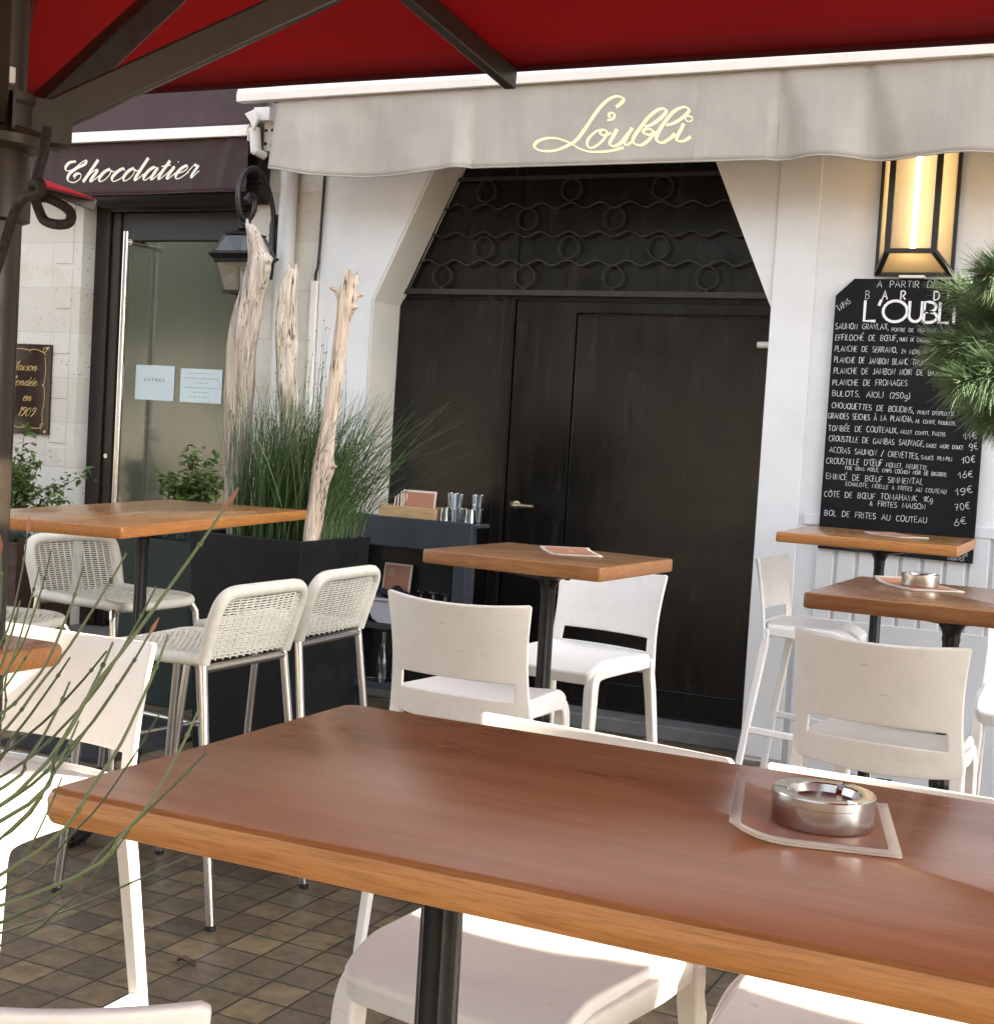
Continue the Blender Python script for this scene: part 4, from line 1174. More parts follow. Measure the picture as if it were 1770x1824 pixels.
# ================================================================== WHITE PLASTIC STOOLS (local: sitter looks towards +y)
SG = 'white plastic bar stools'
def seat_z(x, y):
    zz = .744 - .012 * (1 - (x / .2) ** 2) * math.cos((y - .0) * 6)
    if y > .085: zz -= .034 * ((y - .085) / .09) ** 2
    return zz
def back_y(x, z):
    t = (z - .70) / .32
    return -.186 - .050 * t - .020 * t * t + (.030 + .022 * t) * (x / .21) ** 2
def sweep(b, path, prof, up=(1, 0, 0)):
    """sweep a list of (half width across x, half thickness) boxes along a path that stays near one y-z plane"""
    vs, n = [], len(path)
    for i, p in enumerate(path):
        p = Vector(p); d = (Vector(path[min(i + 1, n - 1)]) - Vector(path[max(i - 1, 0)])).normalized()
        X = Vector(up); N_ = d.cross(X).normalized(); X = N_.cross(d).normalized()
        a, c = prof[i]
        vs += [p + X * sx * a + N_ * sy * c for sx, sy in ((-1, -1), (1, -1), (1, 1), (-1, 1))]
    fs = [(3, 2, 1, 0)]
    for i in range(n - 1): fs += [(i * 4 + j, i * 4 + (j + 1) % 4, (i + 1) * 4 + (j + 1) % 4, (i + 1) * 4 + j) for j in range(4)]
    fs.append(tuple((n - 1) * 4 + j for j in range(4)))
    b.add(vs, fs)
def make_stool():
    t = thing('bar_stool', '-', 'bar stool', (0, 0, 0), 0, SG)
    b = MB()                                   # seat shell
    nu, nv = 20, 24
    def top(u, v):
        yr = -.180 + .032 * (2 * u - 1) ** 2
        y = yr + (.182 - yr) * v; hw = .198 - .024 * v
        hw -= .012 * max(0, (v - .94) / .06) ** 2
        x = (2 * u - 1) * hw
        return (x, y, seat_z(x, y))
    def bot(u, v):
        p = top(u, v); return (p[0], p[1] - .010 * max(0, (v - .8) / .2), p[2] - .024 - .016 * max(0, (v - .75) / .25))
    b.grid(top, nu, nv)
    o = len(b.v); b.grid(lambda u, v: bot(1 - u, v), nu, nv)
    n = nu + 1
    for i in range(nu):
        b.f += [(i + 1, i, o + nu - i, o + nu - i - 1), (nv * n + i, nv * n + i + 1, o + nv * n + nu - i - 1, o + nv * n + nu - i)]; b.mi += [0, 0]
    for j in range(nv):
        b.f += [(j * n, (j + 1) * n, o + (j + 1) * n + nu, o + j * n + nu), ((j + 1) * n + nu, j * n + nu, o + j * n, o + (j + 1) * n)]; b.mi += [0, 0]
    b.build('seat', M['plastic'], t, smooth=45, bevel=.007, bseg=4)
    us = [-1, -.965, -.93, -.865, -.82, -.7, -.55, -.4, -.2, 0, .2, .4, .55, .7, .82, .865, .93, .965, 1]
    zs = [.680, .692, .715, .735, .745, .758, .775, .790, .800, .83, .86, .89, .92, .95, .98, .998, 1.008]
    vs = []
    for z in zs:
        t_ = (z - .69) / .32
        hw = .216 - .012 * math.sin(PI * max(0, min(1, t_))) + .002 * t_
        for u in us:
            x = u * hw
            zz = z
            if z > .8: zz -= .012 * (1 - u * u) * ((z - .8) / .21) ** 2
            if z < .74: zz += .014 * (1 - u * u) * ((.74 - z) / .06) * 0 - .016 * (1 - u * u) * ((.74 - z) / .06)
            if z > 1.0 and abs(u) > .99: zz -= .005
            vs.append((x, back_y(x, z), zz))
    k = len(us)
    fs = []
    for j in range(len(zs) - 1):
        for i in range(k - 1):
            if .745 <= zs[j] and zs[j + 1] <= .790 and us[i] >= -.82 and us[i + 1] <= .82: continue
            fs.append((j * k + i, j * k + i + 1, (j + 1) * k + i + 1, (j + 1) * k + i))
    MB().add(vs, fs).build('backrest', M['plastic'], t, smooth=60, solid=.012, bevel=.0042, bseg=3)
    for sx in (-1, 1):
        b = MB()                               # rear leg grows out of the upright
        y0 = back_y(.2, .70)
        path = cat_rom([(sx * .1965, y0 + .012, .725), (sx * .197, y0 + .008, .68), (sx * .203, y0 - .006, .58), (sx * .210, y0 - .040, .34), (sx * .222, y0 - .085, 0)], 4)
        m_ = len(path) - 1
        sweep(b, path, [(.0188 - .006 * i / m_, .0075 + .0095 * min(1, i / (m_ * .35)) - .004 * i / m_) for i in range(m_ + 1)])
        b.build('leg', M['plastic'], t, smooth=50, bevel=.005, bseg=3)
        b = MB()                               # side rail bending down into the front leg
        path = cat_rom([(sx * .193, -.142, .715), (sx * .194, -.05, .712), (sx * .182, .05, .706), (sx * .172, .118, .698), (sx * .169, .146, .684), (sx * .168, .158, .655), (sx * .169, .162, .60), (sx * .172, .168, .52), (sx * .182, .194, .30), (sx * .196, .226, 0)], 5)
        m_ = len(path) - 1
        sweep(b, path, [(.012 + .006 * sm(.3, .6, i / m_) - .004 * sm(.6, 1, i / m_), .019 - .004 * sm(.6, 1, i / m_)) for i in range(m_ + 1)])
        b.build('leg', M['plastic'], t, smooth=50, bevel=.005, bseg=3)
        b = MB(); b.beam((sx * .183, .185, .285), (sx * .212, -.195, .305), .018, .028)
        b.build('footrest', M['plastic'], t, smooth=50, bevel=.004)
    b = MB(); b.beam((-.176, .195, .285), (.176, .195, .285), .022, .030)
    b.build('footrest', M['plastic'], t, smooth=50, bevel=.004)
    return t
ST = make_stool()
stools = [
 (-1.690, 3.585, -1, 'white plastic stool seen from behind at the small square oak table before the gate'),
 (-1.755, 4.41, 169, 'white plastic stool facing the viewer behind the small square oak table'),
 (-.602, 3.755, -4, 'white plastic stool seen from behind at the dark brown table with the ashtray'),
 (-1.285, 5.88, -91, 'white plastic stool seen side on beside the oak table at the blackboard'),
 (-.30, 4.63, 178, 'white plastic stool facing the viewer behind the dark brown table with the ashtray'),
 (-.775, 1.80, 172, 'white plastic stool tucked under the middle of the foreground table, back rim sunlit'),
 (-.280, 1.775, 178, 'white plastic stool tucked under the foreground table right behind the ashtray on its menu'),
 (-1.955, 1.99, 181, 'white plastic stool with a sunlit right edge behind the thin rush stems'),
 (-.879, 1.022, 12, 'white plastic stool with only its top rim showing at the bottom left corner'),
]
for i, (x, y, a, lb) in enumerate(stools):
    if i == 0:
        ST.location = (x, y, 0); ST.rotation_euler = (0, 0, R(a)); ST['label'] = lb
    else: dup(ST, (x, y, 0), R(a), lb)

# ================================================================== WOVEN STOOLS
def make_woven():
    t = thing('woven_stool', '-', 'bar stool', (0, 0, 0), 0, 'white woven cord bar stools')
    ch = M['chrome']
    def zb(y): return .775
    # seat rails wrapped in cord
    b = MB()
    rail = cat_rom([(-.20, -.185, .755), (-.205, -.05, .752), (-.207, .13, .755), (-.195, .195, .750), (-.15, .212, .745), (0, .215, .742), (.15, .212, .745), (.195, .195, .750), (.207, .13, .755), (.205, -.05, .752), (.20, -.185, .755)], 12)
    rr_ = [.0185 + .0009 * (i % 2) for i in range(len(rail))]
    b.tube(rail, rr_, 10)
    b.build('seat_rim', M['cord'], t, smooth=70)
    b = MB()
    def seat_surf(x, y): return .760 - .016 * (1 - (x / .2) ** 2) * (1 - ((y - .01) / .21) ** 2)
    nv_, nw = 40, 13
    for k in range(nv_):
        y = -.175 + .375 * k / (nv_ - 1)
        hw = .203 - (.012 * max(0, (y - .15) / .05))
        P = []
        for i in range(2 * nw + 1):
            x = -hw + 2 * hw * i / (2 * nw)
            P.append((x, y + .0010 * math.sin(k * 3), seat_surf(x, y) + .0032 * (1 if (i + k) % 2 else -1) * (0 if i in (0, 2 * nw) else 1)))
        b.tube(P, .0029, 4, caps=False)
    for i in range(nw):
        x = -.19 + .38 * i / (nw - 1)
        b.tube([(x, y_, seat_surf(x, y_)) for y_ in [-.178 + .38 * q / 8 for q in range(9)]], .0028, 4, caps=False)
    b.build('seat', M['cord'], t, smooth=70)
    # back frame
    b = MB()
    fr = cat_rom([(-.200, -.190, .745), (-.203, -.205, .80), (-.208, -.225, .87), (-.200, -.243, .925), (-.165, -.252, .950), (-.08, -.262, .955), (0, -.266, .956), (.08, -.262, .955), (.165, -.252, .950), (.200, -.243, .925), (.208, -.225, .87), (.203, -.205, .80), (.200, -.190, .745)], 14)
    b.tube(fr, [.0195 + .0010 * (i % 2) for i in range(len(fr))], 10)
    b.build('back_rim', M['cord'], t, smooth=70)
    b = MB()
    def bs(x, z):
        q = (z - .75) / .2
        return -.190 - .062 * q - .016 * (1 - (x / .2) ** 2)
    rows = 24
    for k in range(rows):
        z = .758 + .180 * k / (rows - 1)
        hw = .200 + .006 * math.sin(PI * k / rows)
        if k > rows - 4: hw -= .012 * (k - rows + 4)
        P = []
        for i in range(2 * nw + 1):
            x = -hw + 2 * hw * i / (2 * nw)
            P.append((x, bs(x, z) + .0034 * (1 if (i + k) % 2 else -1) * (0 if i in (0, 2 * nw) else 1), z))
        b.tube(P, .0028, 4, caps=False)
    for i in range(nw):
        x = -.185 + .37 * i / (nw - 1)
        b.tube([(x, bs(x, z_), z_) for z_ in [.75 + .2 * q / 5 for q in range(6)]], .0028, 4, caps=False)
    b.build('backrest', M['cord'], t, smooth=70)
    b = MB()
    b.tube([(-.20, -.19, .728), (.20, -.19, .728)], .0125, 12)
    b.build('rear_rail', ch, t)
    for sx in (-1, 1):
        b = MB(); P = cat_rom([(sx * .197, -.188, .745), (sx * .200, -.194, .70), (sx * .215, -.235, .36), (sx * .232, -.285, .012)], 5); b.tube(P, .0135, 14)
        l = b.build('leg', ch, t)
        b = MB(); b.tube([(sx * .2322, -.2855, .014), (sx * .2327, -.2865, 0)], .015, 12); b.build('rubber_foot', M['rubber'], l)
        b = MB(); P = cat_rom([(sx * .185, .195, .748), (sx * .203, .216, .715), (sx * .208, .225, .66), (sx * .222, .258, .30), (sx * .234, .284, .012)], 5); b.tube(P, .0135, 14)
        l = b.build('leg', ch, t)
        b = MB(); b.tube([(sx * .2342, .2845, .014), (sx * .2347, .2855, 0)], .015, 12); b.build('rubber_foot', M['rubber'], l)
        b = MB(); b.tube([(sx * .2235, .256, .27), (sx * .2215, -.248, .27)], .009, 10)
        b.build('footrest', ch, t)
    b = MB(); b.tube([(-.2235, .256, .285), (.2235, .256, .285)], .009, 10); b.build('footrest', ch, t)
    return t
WV = make_woven()
woven = [
 (-2.635, 3.50, 89, 'white woven stool seen from behind, fully visible, to the right of the long oak table'),
 (-2.71, 4.08, 92, 'white woven stool half hidden behind its twin, its back against the black planter'),
 (-3.555, 4.22, -97, 'white woven stool whose curved back shows under the edge of the long oak table'),
 (-3.46, 3.42, -86, 'white woven stool at the left edge with only its seat front showing'),
]
for i, (x, y, a, lb) in enumerate(woven):
    if i == 0: WV.location = (x, y, 0); WV.rotation_euler = (0, 0, R(a)); WV['label'] = lb
    else: dup(WV, (x, y, 0), R(a), lb)

# ================================================================== ON THE TABLES
def menu_card(name, label, x, y, z, rz, w, d, curl=0, group=None, art=None):
    t = thing(name, label, 'menu', (x, y, z), rz, group)
    def surf(h):
        return lambda u, v: ((u - .5) * w, (v - .5) * d, h + curl * (max(0, .45 - u) / .45) ** 3)
    b = MB(); b.grid(surf(.0012), 12, 6); b.build('inner_pages', M['card_cream'], t, solid=.0018, smooth=30)
    b = MB(); b.grid(surf(.0032), 12, 6); b.build('cover', M['card_cream'], t, solid=.0010, smooth=30)
    e = .011
    b = MB(); b.grid(lambda u, v: ((u - .5) * (w - 2 * e), (v - .5) * (d - 2 * e), .0047 + curl * (max(0, .45 - (e + u * (w - 2 * e)) / w) / .45) ** 3), 12, 6)
    pr = b.build('printed_panel', M['terracotta_card'], t, smooth=30)
    if art:
        b = MB(); q = random.Random(3)
        for k in range(9):
            xx = -.035 + .008 * k
            b.add([(xx, -.004, .0052), (xx + .005, -.004, .0052), (xx + .005 + .001, .006 + .004 * q.random(), .0052), (xx + .001, .006, .0052)], [(0, 1, 2, 3)])
        b.build('lettering', M['card_cream'], t, smooth=0)
    return t
MG = 'terracotta menu cards lying on tables'
menu_card('menu_card', 'terracotta menu card with cream border under the ashtray on the foreground table', -.282, 1.337, 1.1005, R(14), .150, .185, .016, MG)
menu_card('menu_card', 'terracotta menu card lying alone on the small square oak table', -1.63, 4.00, 1.1005, R(-57), .215, .155, .006, MG, art=True)
menu_card('menu_card', 'terracotta menu card lying on the table in front of the blackboard', -.99, 5.90, 1.1305, R(-38), .20, .16, .004, MG)
menu_card('menu_card', 'terracotta menu card under the ashtray on the dark brown table', -.60, 3.98, 1.1005, R(-54), .21, .16, .014, MG)

def ashtray(label, x, y, z, rz, r=.0475, h=.031):
    t = thing('ashtray', label, 'ashtray', (x, y, z), rz, 'round steel ashtrays')
    b = MB()
    b.lathe([(r * .93, 0), (r * .97, .001), (r * .985, .004), (r * .985, h * .72), (r * .97, h * .735)], 128)
    b.lathe([(r * .0, .004), (r * .55, .004), (r * .58, h * .5)], 64)
    b.build('bowl', M['steel'], t, smooth=25)
    b = MB()
    n = 240
    prof = [(r * .985, h * .70), (r * 1.0, h * .72), (r * 1.0, h * .95), (r * .985, h), (r * .955, h * 1.005), (r * .72, h * .985), (r * .69, h * .95), (r * .63, h * .70), (r * .60, h * .55)]
    vs = []
    for k, (pr, pz) in enumerate(prof):
        for j in range(n):
            a = 2 * PI * j / n
            nt_ = 0
            for a0 in (0, 2 * PI / 3, 4 * PI / 3):
                dd = abs((a - a0 + PI) % (2 * PI) - PI) * r
                if dd < .0042: nt_ = 1
            zz = pz - (nt_ * .0045 if 3 <= k <= 6 else 0)
            vs.append((pr * math.cos(a), pr * math.sin(a), zz))
    fs = []
    for k in range(len(prof) - 1):
        fs += [(k * n + j, k * n + (j + 1) % n, (k + 1) * n + (j + 1) % n, (k + 1) * n + j) for j in range(n)]
    b.add(vs, fs)
    b.build('lid_ring', M['steel'], t, smooth=22)
    return t
ashtray('round brushed steel ashtray on the menu card of the foreground table', -.270, 1.322, 1.1055, R(75))
ashtray('round brushed steel ashtray on the menu card of the dark brown table', -.592, 3.955, 1.1056, R(40), .05, .034)

# ================================================================== SERVING CABINET
cx0, cx1, cy0, cy1 = -3.74, -2.995, 6.10, 6.285
sc_ = thing('serving_cabinet', 'open blue grey wooden service cabinet with shelves between planter and gate', 'cabinet', (-3.31, 6.28, 0))
SO_ = (-3.31, 6.28, 0)
b = MB(); b.box(cx0, cx1, cy0, cy1, .985, 1.003); loc(b, SO_).build('top_panel', M['cart_blue'], sc_, smooth=0, bevel=.003)
b = MB(); b.box(cx0 - .004, cx1 + .004, cy0 - .018, cy0 - .0005, .865, 1.012)
loc(b, SO_).build('apron', M['cart_blue'], sc_, smooth=0, bevel=.003)
for (xa, ya) in ((cx0, cy0), (cx1 - .095, cy0), (cx0, cy1 - .05), (cx1 - .135, cy1 - .05)):
    b = MB(); b.box(xa, xa + .068, ya, ya + .05, 0, .984); loc(b, SO_).build('leg', M['cart_blue'], sc_, smooth=0, bevel=.004)
for z in (.47, .17):
    b = MB(); b.box(cx0 + .005, cx1 - .03, cy0 + .051, cy1 - .021, z - .03, z); loc(b, SO_).build('shelf', M['cart_blue'], sc_, smooth=0, bevel=.003)
b = MB(); b.box(cx0 + .07, cx1 - .14, cy1 - .02, cy1 - .008, .17, .985); loc(b, SO_).build('back_panel', M['black_paint'], sc_, smooth=0)

bx = thing('menu_box', 'pale wooden open box holding menu cards on the service cabinet', 'box', (-3.37, 6.188, 1.003))
b = MB()
b.box(-.148, .148, -.072, -.062, 0, .062); b.box(-.148, .148, .062, .072, 0, .062)
b.box(-.158, -.148, -.072, .072, 0, .062); b.box(.148, .158, -.072, .072, 0, .062); b.box(-.148, .148, -.062, .062, 0, .008)
b.build('sides', M['pale_wood'], bx, smooth=0, bevel=.002)
def standing_card(label, x, y, z, tilt, rz, w, h, group, logo=False):
    t = thing('menu_card', label, 'menu', (x, y, z), rz, group)
    t.rotation_euler = (tilt, 0, rz)
    b = MB(); b.box(-w / 2, w / 2, -.003, .003, 0, h); b.build('cover', M['card_cream'], t, smooth=0, bevel=.0015)
    b = MB(); b.box(-w / 2 + .010, w / 2 - .010, -.0036, -.003, .010, h - .010); p_ = b.build('printed_panel', M['terracotta_card'], t, smooth=0)
    if logo:
        b = MB()
        P = [(-.035 + .019 * math.cos(2 * PI * k / 24), h * .72 + .019 * math.sin(2 * PI * k / 24)) for k in range(25)]
        ribbon(b, P, .0022, -.0037)
        ribbon(b, [(-.046, h * .72 - .012), (-.035, h * .72 + .014), (-.024, h * .72 - .012)], .0025, -.0037); ribbon(b, [(-.042, h * .72 - .003), (-.027, h * .72 - .003)], .0022, -.0037)
        b.build('emblem', M['card_cream'], t, smooth=0)
    return t
SCG = 'menu cards standing on the service cabinet'
standing_card('terracotta menu card standing at the front of the pale wooden box', -3.325, 6.145, 1.012, R(-7), 0, .185, .135, SCG)
for k in range(5):
    standing_card('menu card behind the front one in the pale wooden box, cream edge showing', -3.475 + .018 * k, 6.188 + .003 * k, 1.012, R(-4 + 2 * k), R(-70), .10, .10 + .012 * (k % 3), 'cream edged cards in the menu box')
standing_card('terracotta menu card with a round emblem standing on the cabinet shelf', -3.47, 6.225, .604, R(-8), R(-4), .165, .165, SCG, True)
b = MB(); b.grid(lambda u, v: (-.10 + .2 * u, -.05 + .10 * v, .012 + .022 * math.sin(u * 9) * math.sin(v * 7) + .03 * math.exp(-((u - .5) ** 2 + (v - .5) ** 2) * 8)), 24, 18)
tag(b.build('folded_cloth', M['navy'], loc=(-3.45, 6.19, .602), solid=.006), 'dark navy cloth bunched on top of the white tub on the cabinet shelf', 'cloth')
tb = thing('plastic_tub', 'grey white plastic tub with rounded bottom on the cabinet shelf', 'tub', (-3.47, 6.205, .471))
b = MB(); b.prism([(-.105, .11), (-.105, .06), (-.085, .02), (-.05, 0), (.05, 0), (.085, .02), (.105, .06), (.105, .11)], -.055, .055); b.build('body', M['white_tub'], tb, smooth=40, bevel=.004)
b = MB(); b.box(-.115, .115, -.062, .062, .111, .127); b.build('lid', M['white_tub'], tb, smooth=0, bevel=.004)
def tumbler(label, x, y, z, r, h, flip=False, group=None):
    b = MB(); b.lathe([(0, .006), (r * .78, .006), (r * .97, h), (r, h), (r * .82, .001), (0, .001)], 22)
    if flip: b.xf(Matrix.Scale(-1, 4, Vector((0, 0, 1)))); b.xf(Matrix.Translation((0, 0, h + .001)))
    return tag(b.build('tumbler', M['tumbler'], loc=(x, y, z), smooth=50), label, 'glass', group)
q = random.Random(6)
GL = 'clear tumblers stacked on the service cabinet'
gp = [(-3.175, 6.15), (-3.108, 6.145), (-3.040, 6.15), (-3.180, 6.235), (-3.113, 6.235), (-3.045, 6.235)]
for i, (x, y) in enumerate(gp):
    tumbler('clear tumbler in the lower layer of the glasses beside the menu box', x, y, 1.0035, .030, .072, i % 2 == 0, GL)
for x, y in ((-3.178, 6.235), (-3.113, 6.150), (-3.045, 6.235)):
    tumbler('clear tumbler in the upper layer of the glasses beside the menu box', x, y, 1.078, .028, .066, False, GL + ', upper')
def stem_glass(label, x, y, z, group, s=1):
    b = MB(); b.lathe([(0, 0), (.030 * s, 0), (.034 * s, .03 * s), (.036 * s, .06 * s), (.030 * s, .085 * s), (.010 * s, .10 * s), (.0035 * s, .107 * s), (.0032 * s, .165 * s), (.012 * s, .172 * s), (.032 * s, .176 * s), (.032 * s, .178 * s), (0, .180 * s)], 20)
    return tag(b.build('stem_glass', M['tumbler'], loc=(x, y, z), smooth=50), label, 'glass', group)
for x, y in ((-3.30, 6.185), (-3.265, 6.235), (-3.23, 6.185), (-3.195, 6.235), (-3.33, 6.235), (-3.16, 6.185)):
    stem_glass('stem glass stored upside down on the cabinet shelf, foot upward', x, y, .471, 'stem glasses upside down on the shelf')
for x, y in ((-3.50, 6.19), (-3.45, 6.235), (-3.40, 6.19)):
    b = MB(); b.lathe([(.028, 0), (.03, .005), (.03, .13), (.014, .17), (.012, .24), (.014, .245), (.013, .25)], 18)
    tag(b.build('water_bottle', M['tumbler'], loc=(x, y, .171), smooth=50), 'clear glass bottle on the lowest cabinet shelf', 'bottle', 'clear bottles on the lowest shelf')

# ================================================================== PLANTERS AND PLANTS
def planter(label, x0, x1, y0, y1, h, mat, taper=.0, name='planter'):
    cx, cy = (x0 + x1) / 2, (y0 + y1) / 2
    t = thing(name, label, 'planter', (cx, cy, 0))
    wx, wy = (x1 - x0) / 2, (y1 - y0) / 2
    b = MB()
    e = .02
    L_ = [(1 - taper, .0, 0), (1, h, 0), (1, h, e), (1, h - .06, e)]
    vs = []
    for s_, z, ins in L_: vs += [(sx * (wx * s_ - ins), sy * (wy * s_ - ins), z) for sx, sy in ((-1, -1), (1, -1), (1, 1), (-1, 1))]
    fs = [(3, 2, 1, 0)]
    for k in range(3): fs += [(k * 4 + i, k * 4 + (i + 1) % 4, (k + 1) * 4 + (i + 1) % 4, (k + 1) * 4 + i) for i in range(4)]
    b.add(vs, fs)
    b.build('box', mat, t, smooth=0, bevel=.004)
    b = MB(); b.grid(lambda u, v: ((2 * u - 1) * (wx - e), (2 * v - 1) * (wy - e), h - .05 + .012 * math.sin(u * 17) * math.sin(v * 13)), 16, 16)
    b.build('soil', M['soil'], t)
    return t
planter('tall black tapered planter holding driftwood trunks and green rushes', -3.82, -3.245, 5.0, 5.57, .95, M['planter_black'], .14)
planter('dark green planter with a leafy shrub in front of the glass shop door', -4.76, -4.27, 5.62, 6.06, .83, M['planter_green'], .06)
planter('dark brown planter by the stone wall at the left under the plaque', -6.55, -5.62, 5.86, 6.30, .70, M['planter_brown'], .0)
planter('low grey planter box at the left edge from which the near rush stems lean out', -1.42, -1.12, .36, .66, .82, M['planter_black'], .1)

def driftwood(label, path, radii, mat, seed, knots=()):
    rq = random.Random(seed)
    P = cat_rom(path, 10); n = len(P)
    # radius list interpolated
    def rad(i):
        t = i / (n - 1) * (len(radii) - 1); k = min(int(t), len(radii) - 2); f = t - k
        return radii[k] * (1 - f) + radii[k + 1] * f
    N_ = 36
    ph = [rq.uniform(0, 6.28) for _ in range(6)]
    vs = []
    for i, p in enumerate(P):
        zz = p.z
        for j in range(N_):
            a = 2 * PI * j / N_
            tw = a + zz * .5
            k = 1 + .10 * math.sin(2 * tw + ph[0] + zz * 1.2) + .07 * math.sin(3 * tw + ph[1]) + .05 * math.sin(7 * tw + ph[2] + 2 * math.sin(zz * 4)) + .04 * math.sin(11 * tw + ph[3] + 3 * math.sin(zz * 2.5)) + .03 * math.sin(zz * 23 + 4 * math.sin(a + ph[4]))
            for (kz, ka, kr, ks) in knots:
                da = (a - ka + PI) % (2 * PI) - PI
                k += ks * math.exp(-((zz - kz) / kr) ** 2 - (da / .5) ** 2)
            r_ = rad(i) * k
            vs.append((p.x + r_ * math.cos(a), p.y + r_ * math.sin(a), zz + (.02 * math.sin(3 * a + ph[5]) if i == n - 1 else 0)))
    fs = []
    for i in range(n - 1): fs += [(i * N_ + j, i * N_ + (j + 1) % N_, (i + 1) * N_ + (j + 1) % N_, (i + 1) * N_ + j) for j in range(N_)]
    fs += [tuple(range(N_))[::-1], tuple((n - 1) * N_ + j for j in range(N_))]
    b = MB().add(vs, fs)
    for (kz, ka, kr, ks) in knots:
        if ks > .6:
            pz = min(P, key=lambda q_: abs(q_.z - kz)); rr_ = rad(P.index(pz))
            d = Vector((math.cos(ka), math.sin(ka), .25))
            b.tube([pz + d * rr_ * .8, pz + d * (rr_ + .02), pz + d * (rr_ + .045)], [.016, .012, .006], 8)
    o = Vector((path[0][0], path[0][1], path[0][2]))
    b.xf(Matrix.Translation(-o))
    tag(b.build('driftwood_trunk', mat, loc=o, smooth=60), label, 'driftwood', 'driftwood trunks standing in the black planter')
driftwood('thickest and tallest brown driftwood trunk, forked at the top, in front of the lantern',
  [(-3.765, 5.28, .86), (-3.785, 5.28, 1.10), (-3.80, 5.28, 1.40), (-3.80, 5.28, 1.72), (-3.775, 5.28, 1.92), (-3.742, 5.28, 2.04), (-3.728, 5.28, 2.14), (-3.742, 5.28, 2.20), (-3.762, 5.28, 2.27), (-3.788, 5.28, 2.315)],
  [.056, .060, .064, .062, .060, .052, .042, .034, .027, .014], M['drift_dark'], 3, ((2.12, -.3, .06, .75), (2.165, .4, .02, .5), (1.98, 0.1, .06, -.25), (1.6, -1.2, .2, -.18)))
driftwood('pale grey weathered driftwood trunk between the brown one and the slim one',
  [(-3.53, 5.36, .86), (-3.555, 5.36, 1.3), (-3.59, 5.36, 1.6), (-3.61, 5.36, 1.80), (-3.615, 5.36, 1.95), (-3.61, 5.36, 2.05), (-3.597, 5.36, 2.13)],
  [.042, .043, .045, .046, .044, .038, .018], M['drift_grey'], 8, ((1.78, .2, .04, .3), (1.5, -2, .1, -.15)))
driftwood('slim pale driftwood trunk with branch stubs standing furthest right in the black planter',
  [(-3.315, 5.17, .86), (-3.295, 5.17, 1.05), (-3.272, 5.17, 1.25), (-3.243, 5.17, 1.50), (-3.222, 5.17, 1.70), (-3.207, 5.17, 1.88), (-3.20, 5.17, 1.98), (-3.178, 5.17, 2.08)],
  [.033, .035, .037, .029, .028, .027, .031, .026], M['drift_pale'], 5, ((1.255, -.2, .05, .75), (1.93, -.1, .03, .7), (2.0, 3.3, .02, .65), (1.98, .4, .02, .7), (2.05, .2, .03, .5)))

def rush_clump(label, x0, x1, y0, y1, z, n, seed):
    rq = random.Random(seed)
    t = thing('rush_clump', label, 'rush', ((x0 + x1) / 2, (y0 + y1) / 2, z))
    A_, B_ = MB(), MB()
    cx, cy = (x0 + x1) / 2, (y0 + y1) / 2
    for i in range(n):
        x, y = rq.uniform(x0, x1), rq.uniform(y0, y1)
        ln_ = rq.betavariate(2.6, 2.0) * .62 + .16
        u = (x - cx) / (x1 - x0) * 2
        lean = rq.gauss(.10, .14) + .17 * u * (u > 0) + .05 * u
        if rq.random() < .16: lean += rq.uniform(.15, .5)
        ly = rq.gauss(-.04, .14)
        P = []
        for k in range(6):
            s_ = k / 5
            P.append((x - cx + lean * ln_ * (s_ ** 1.6) * 1.15, y - cy + ly * ln_ * s_ ** 1.5, ln_ * (s_ - .22 * abs(lean) * s_ * s_)))
        r0 = rq.uniform(.0012, .0021)
        A_.tube(P, [r0, r0, r0, r0 * .9, r0 * .75, r0 * .35], 3, caps=False)
        if rq.random() < .2:
            e = Vector(P[-2]); B_.tube([e, e + Vector((.002, 0, .006)), e + Vector((.003, 0, .013))], [.001, .0032, .001], 5)
    for i in range(26):          # tall thin flowering stalks
        x, y = rq.uniform(x0, x1), rq.uniform(y0, y1)
        ln_ = rq.uniform(.75, 1.0); lean = rq.gauss(-.02, .08)
        P = [(x - cx + lean * ln_ * s_ + .006 * math.sin(s_ * 9 + i), y - cy, ln_ * s_) for s_ in [k / 9 for k in range(10)]]
        A_.tube(P, [.0014] * 8 + [.001, .0006], 3, caps=False)
        for k in (6, 7, 8, 9):
            e = Vector(P[k]); B_.tube([e, e + Vector((rq.uniform(-.006, .006), 0, .008))], [.0022, .0008], 4)
    n0 = len(A_.f); A_.add(B_.v, B_.f, 1)
    A_.build('stems', [M['rush'], M['soil']], t, smooth=80)
rush_clump('large dark green clump of thin rushes filling the black planter around the driftwood', -3.74, -3.27, 5.16, 5.52, .90, 1300, 21)

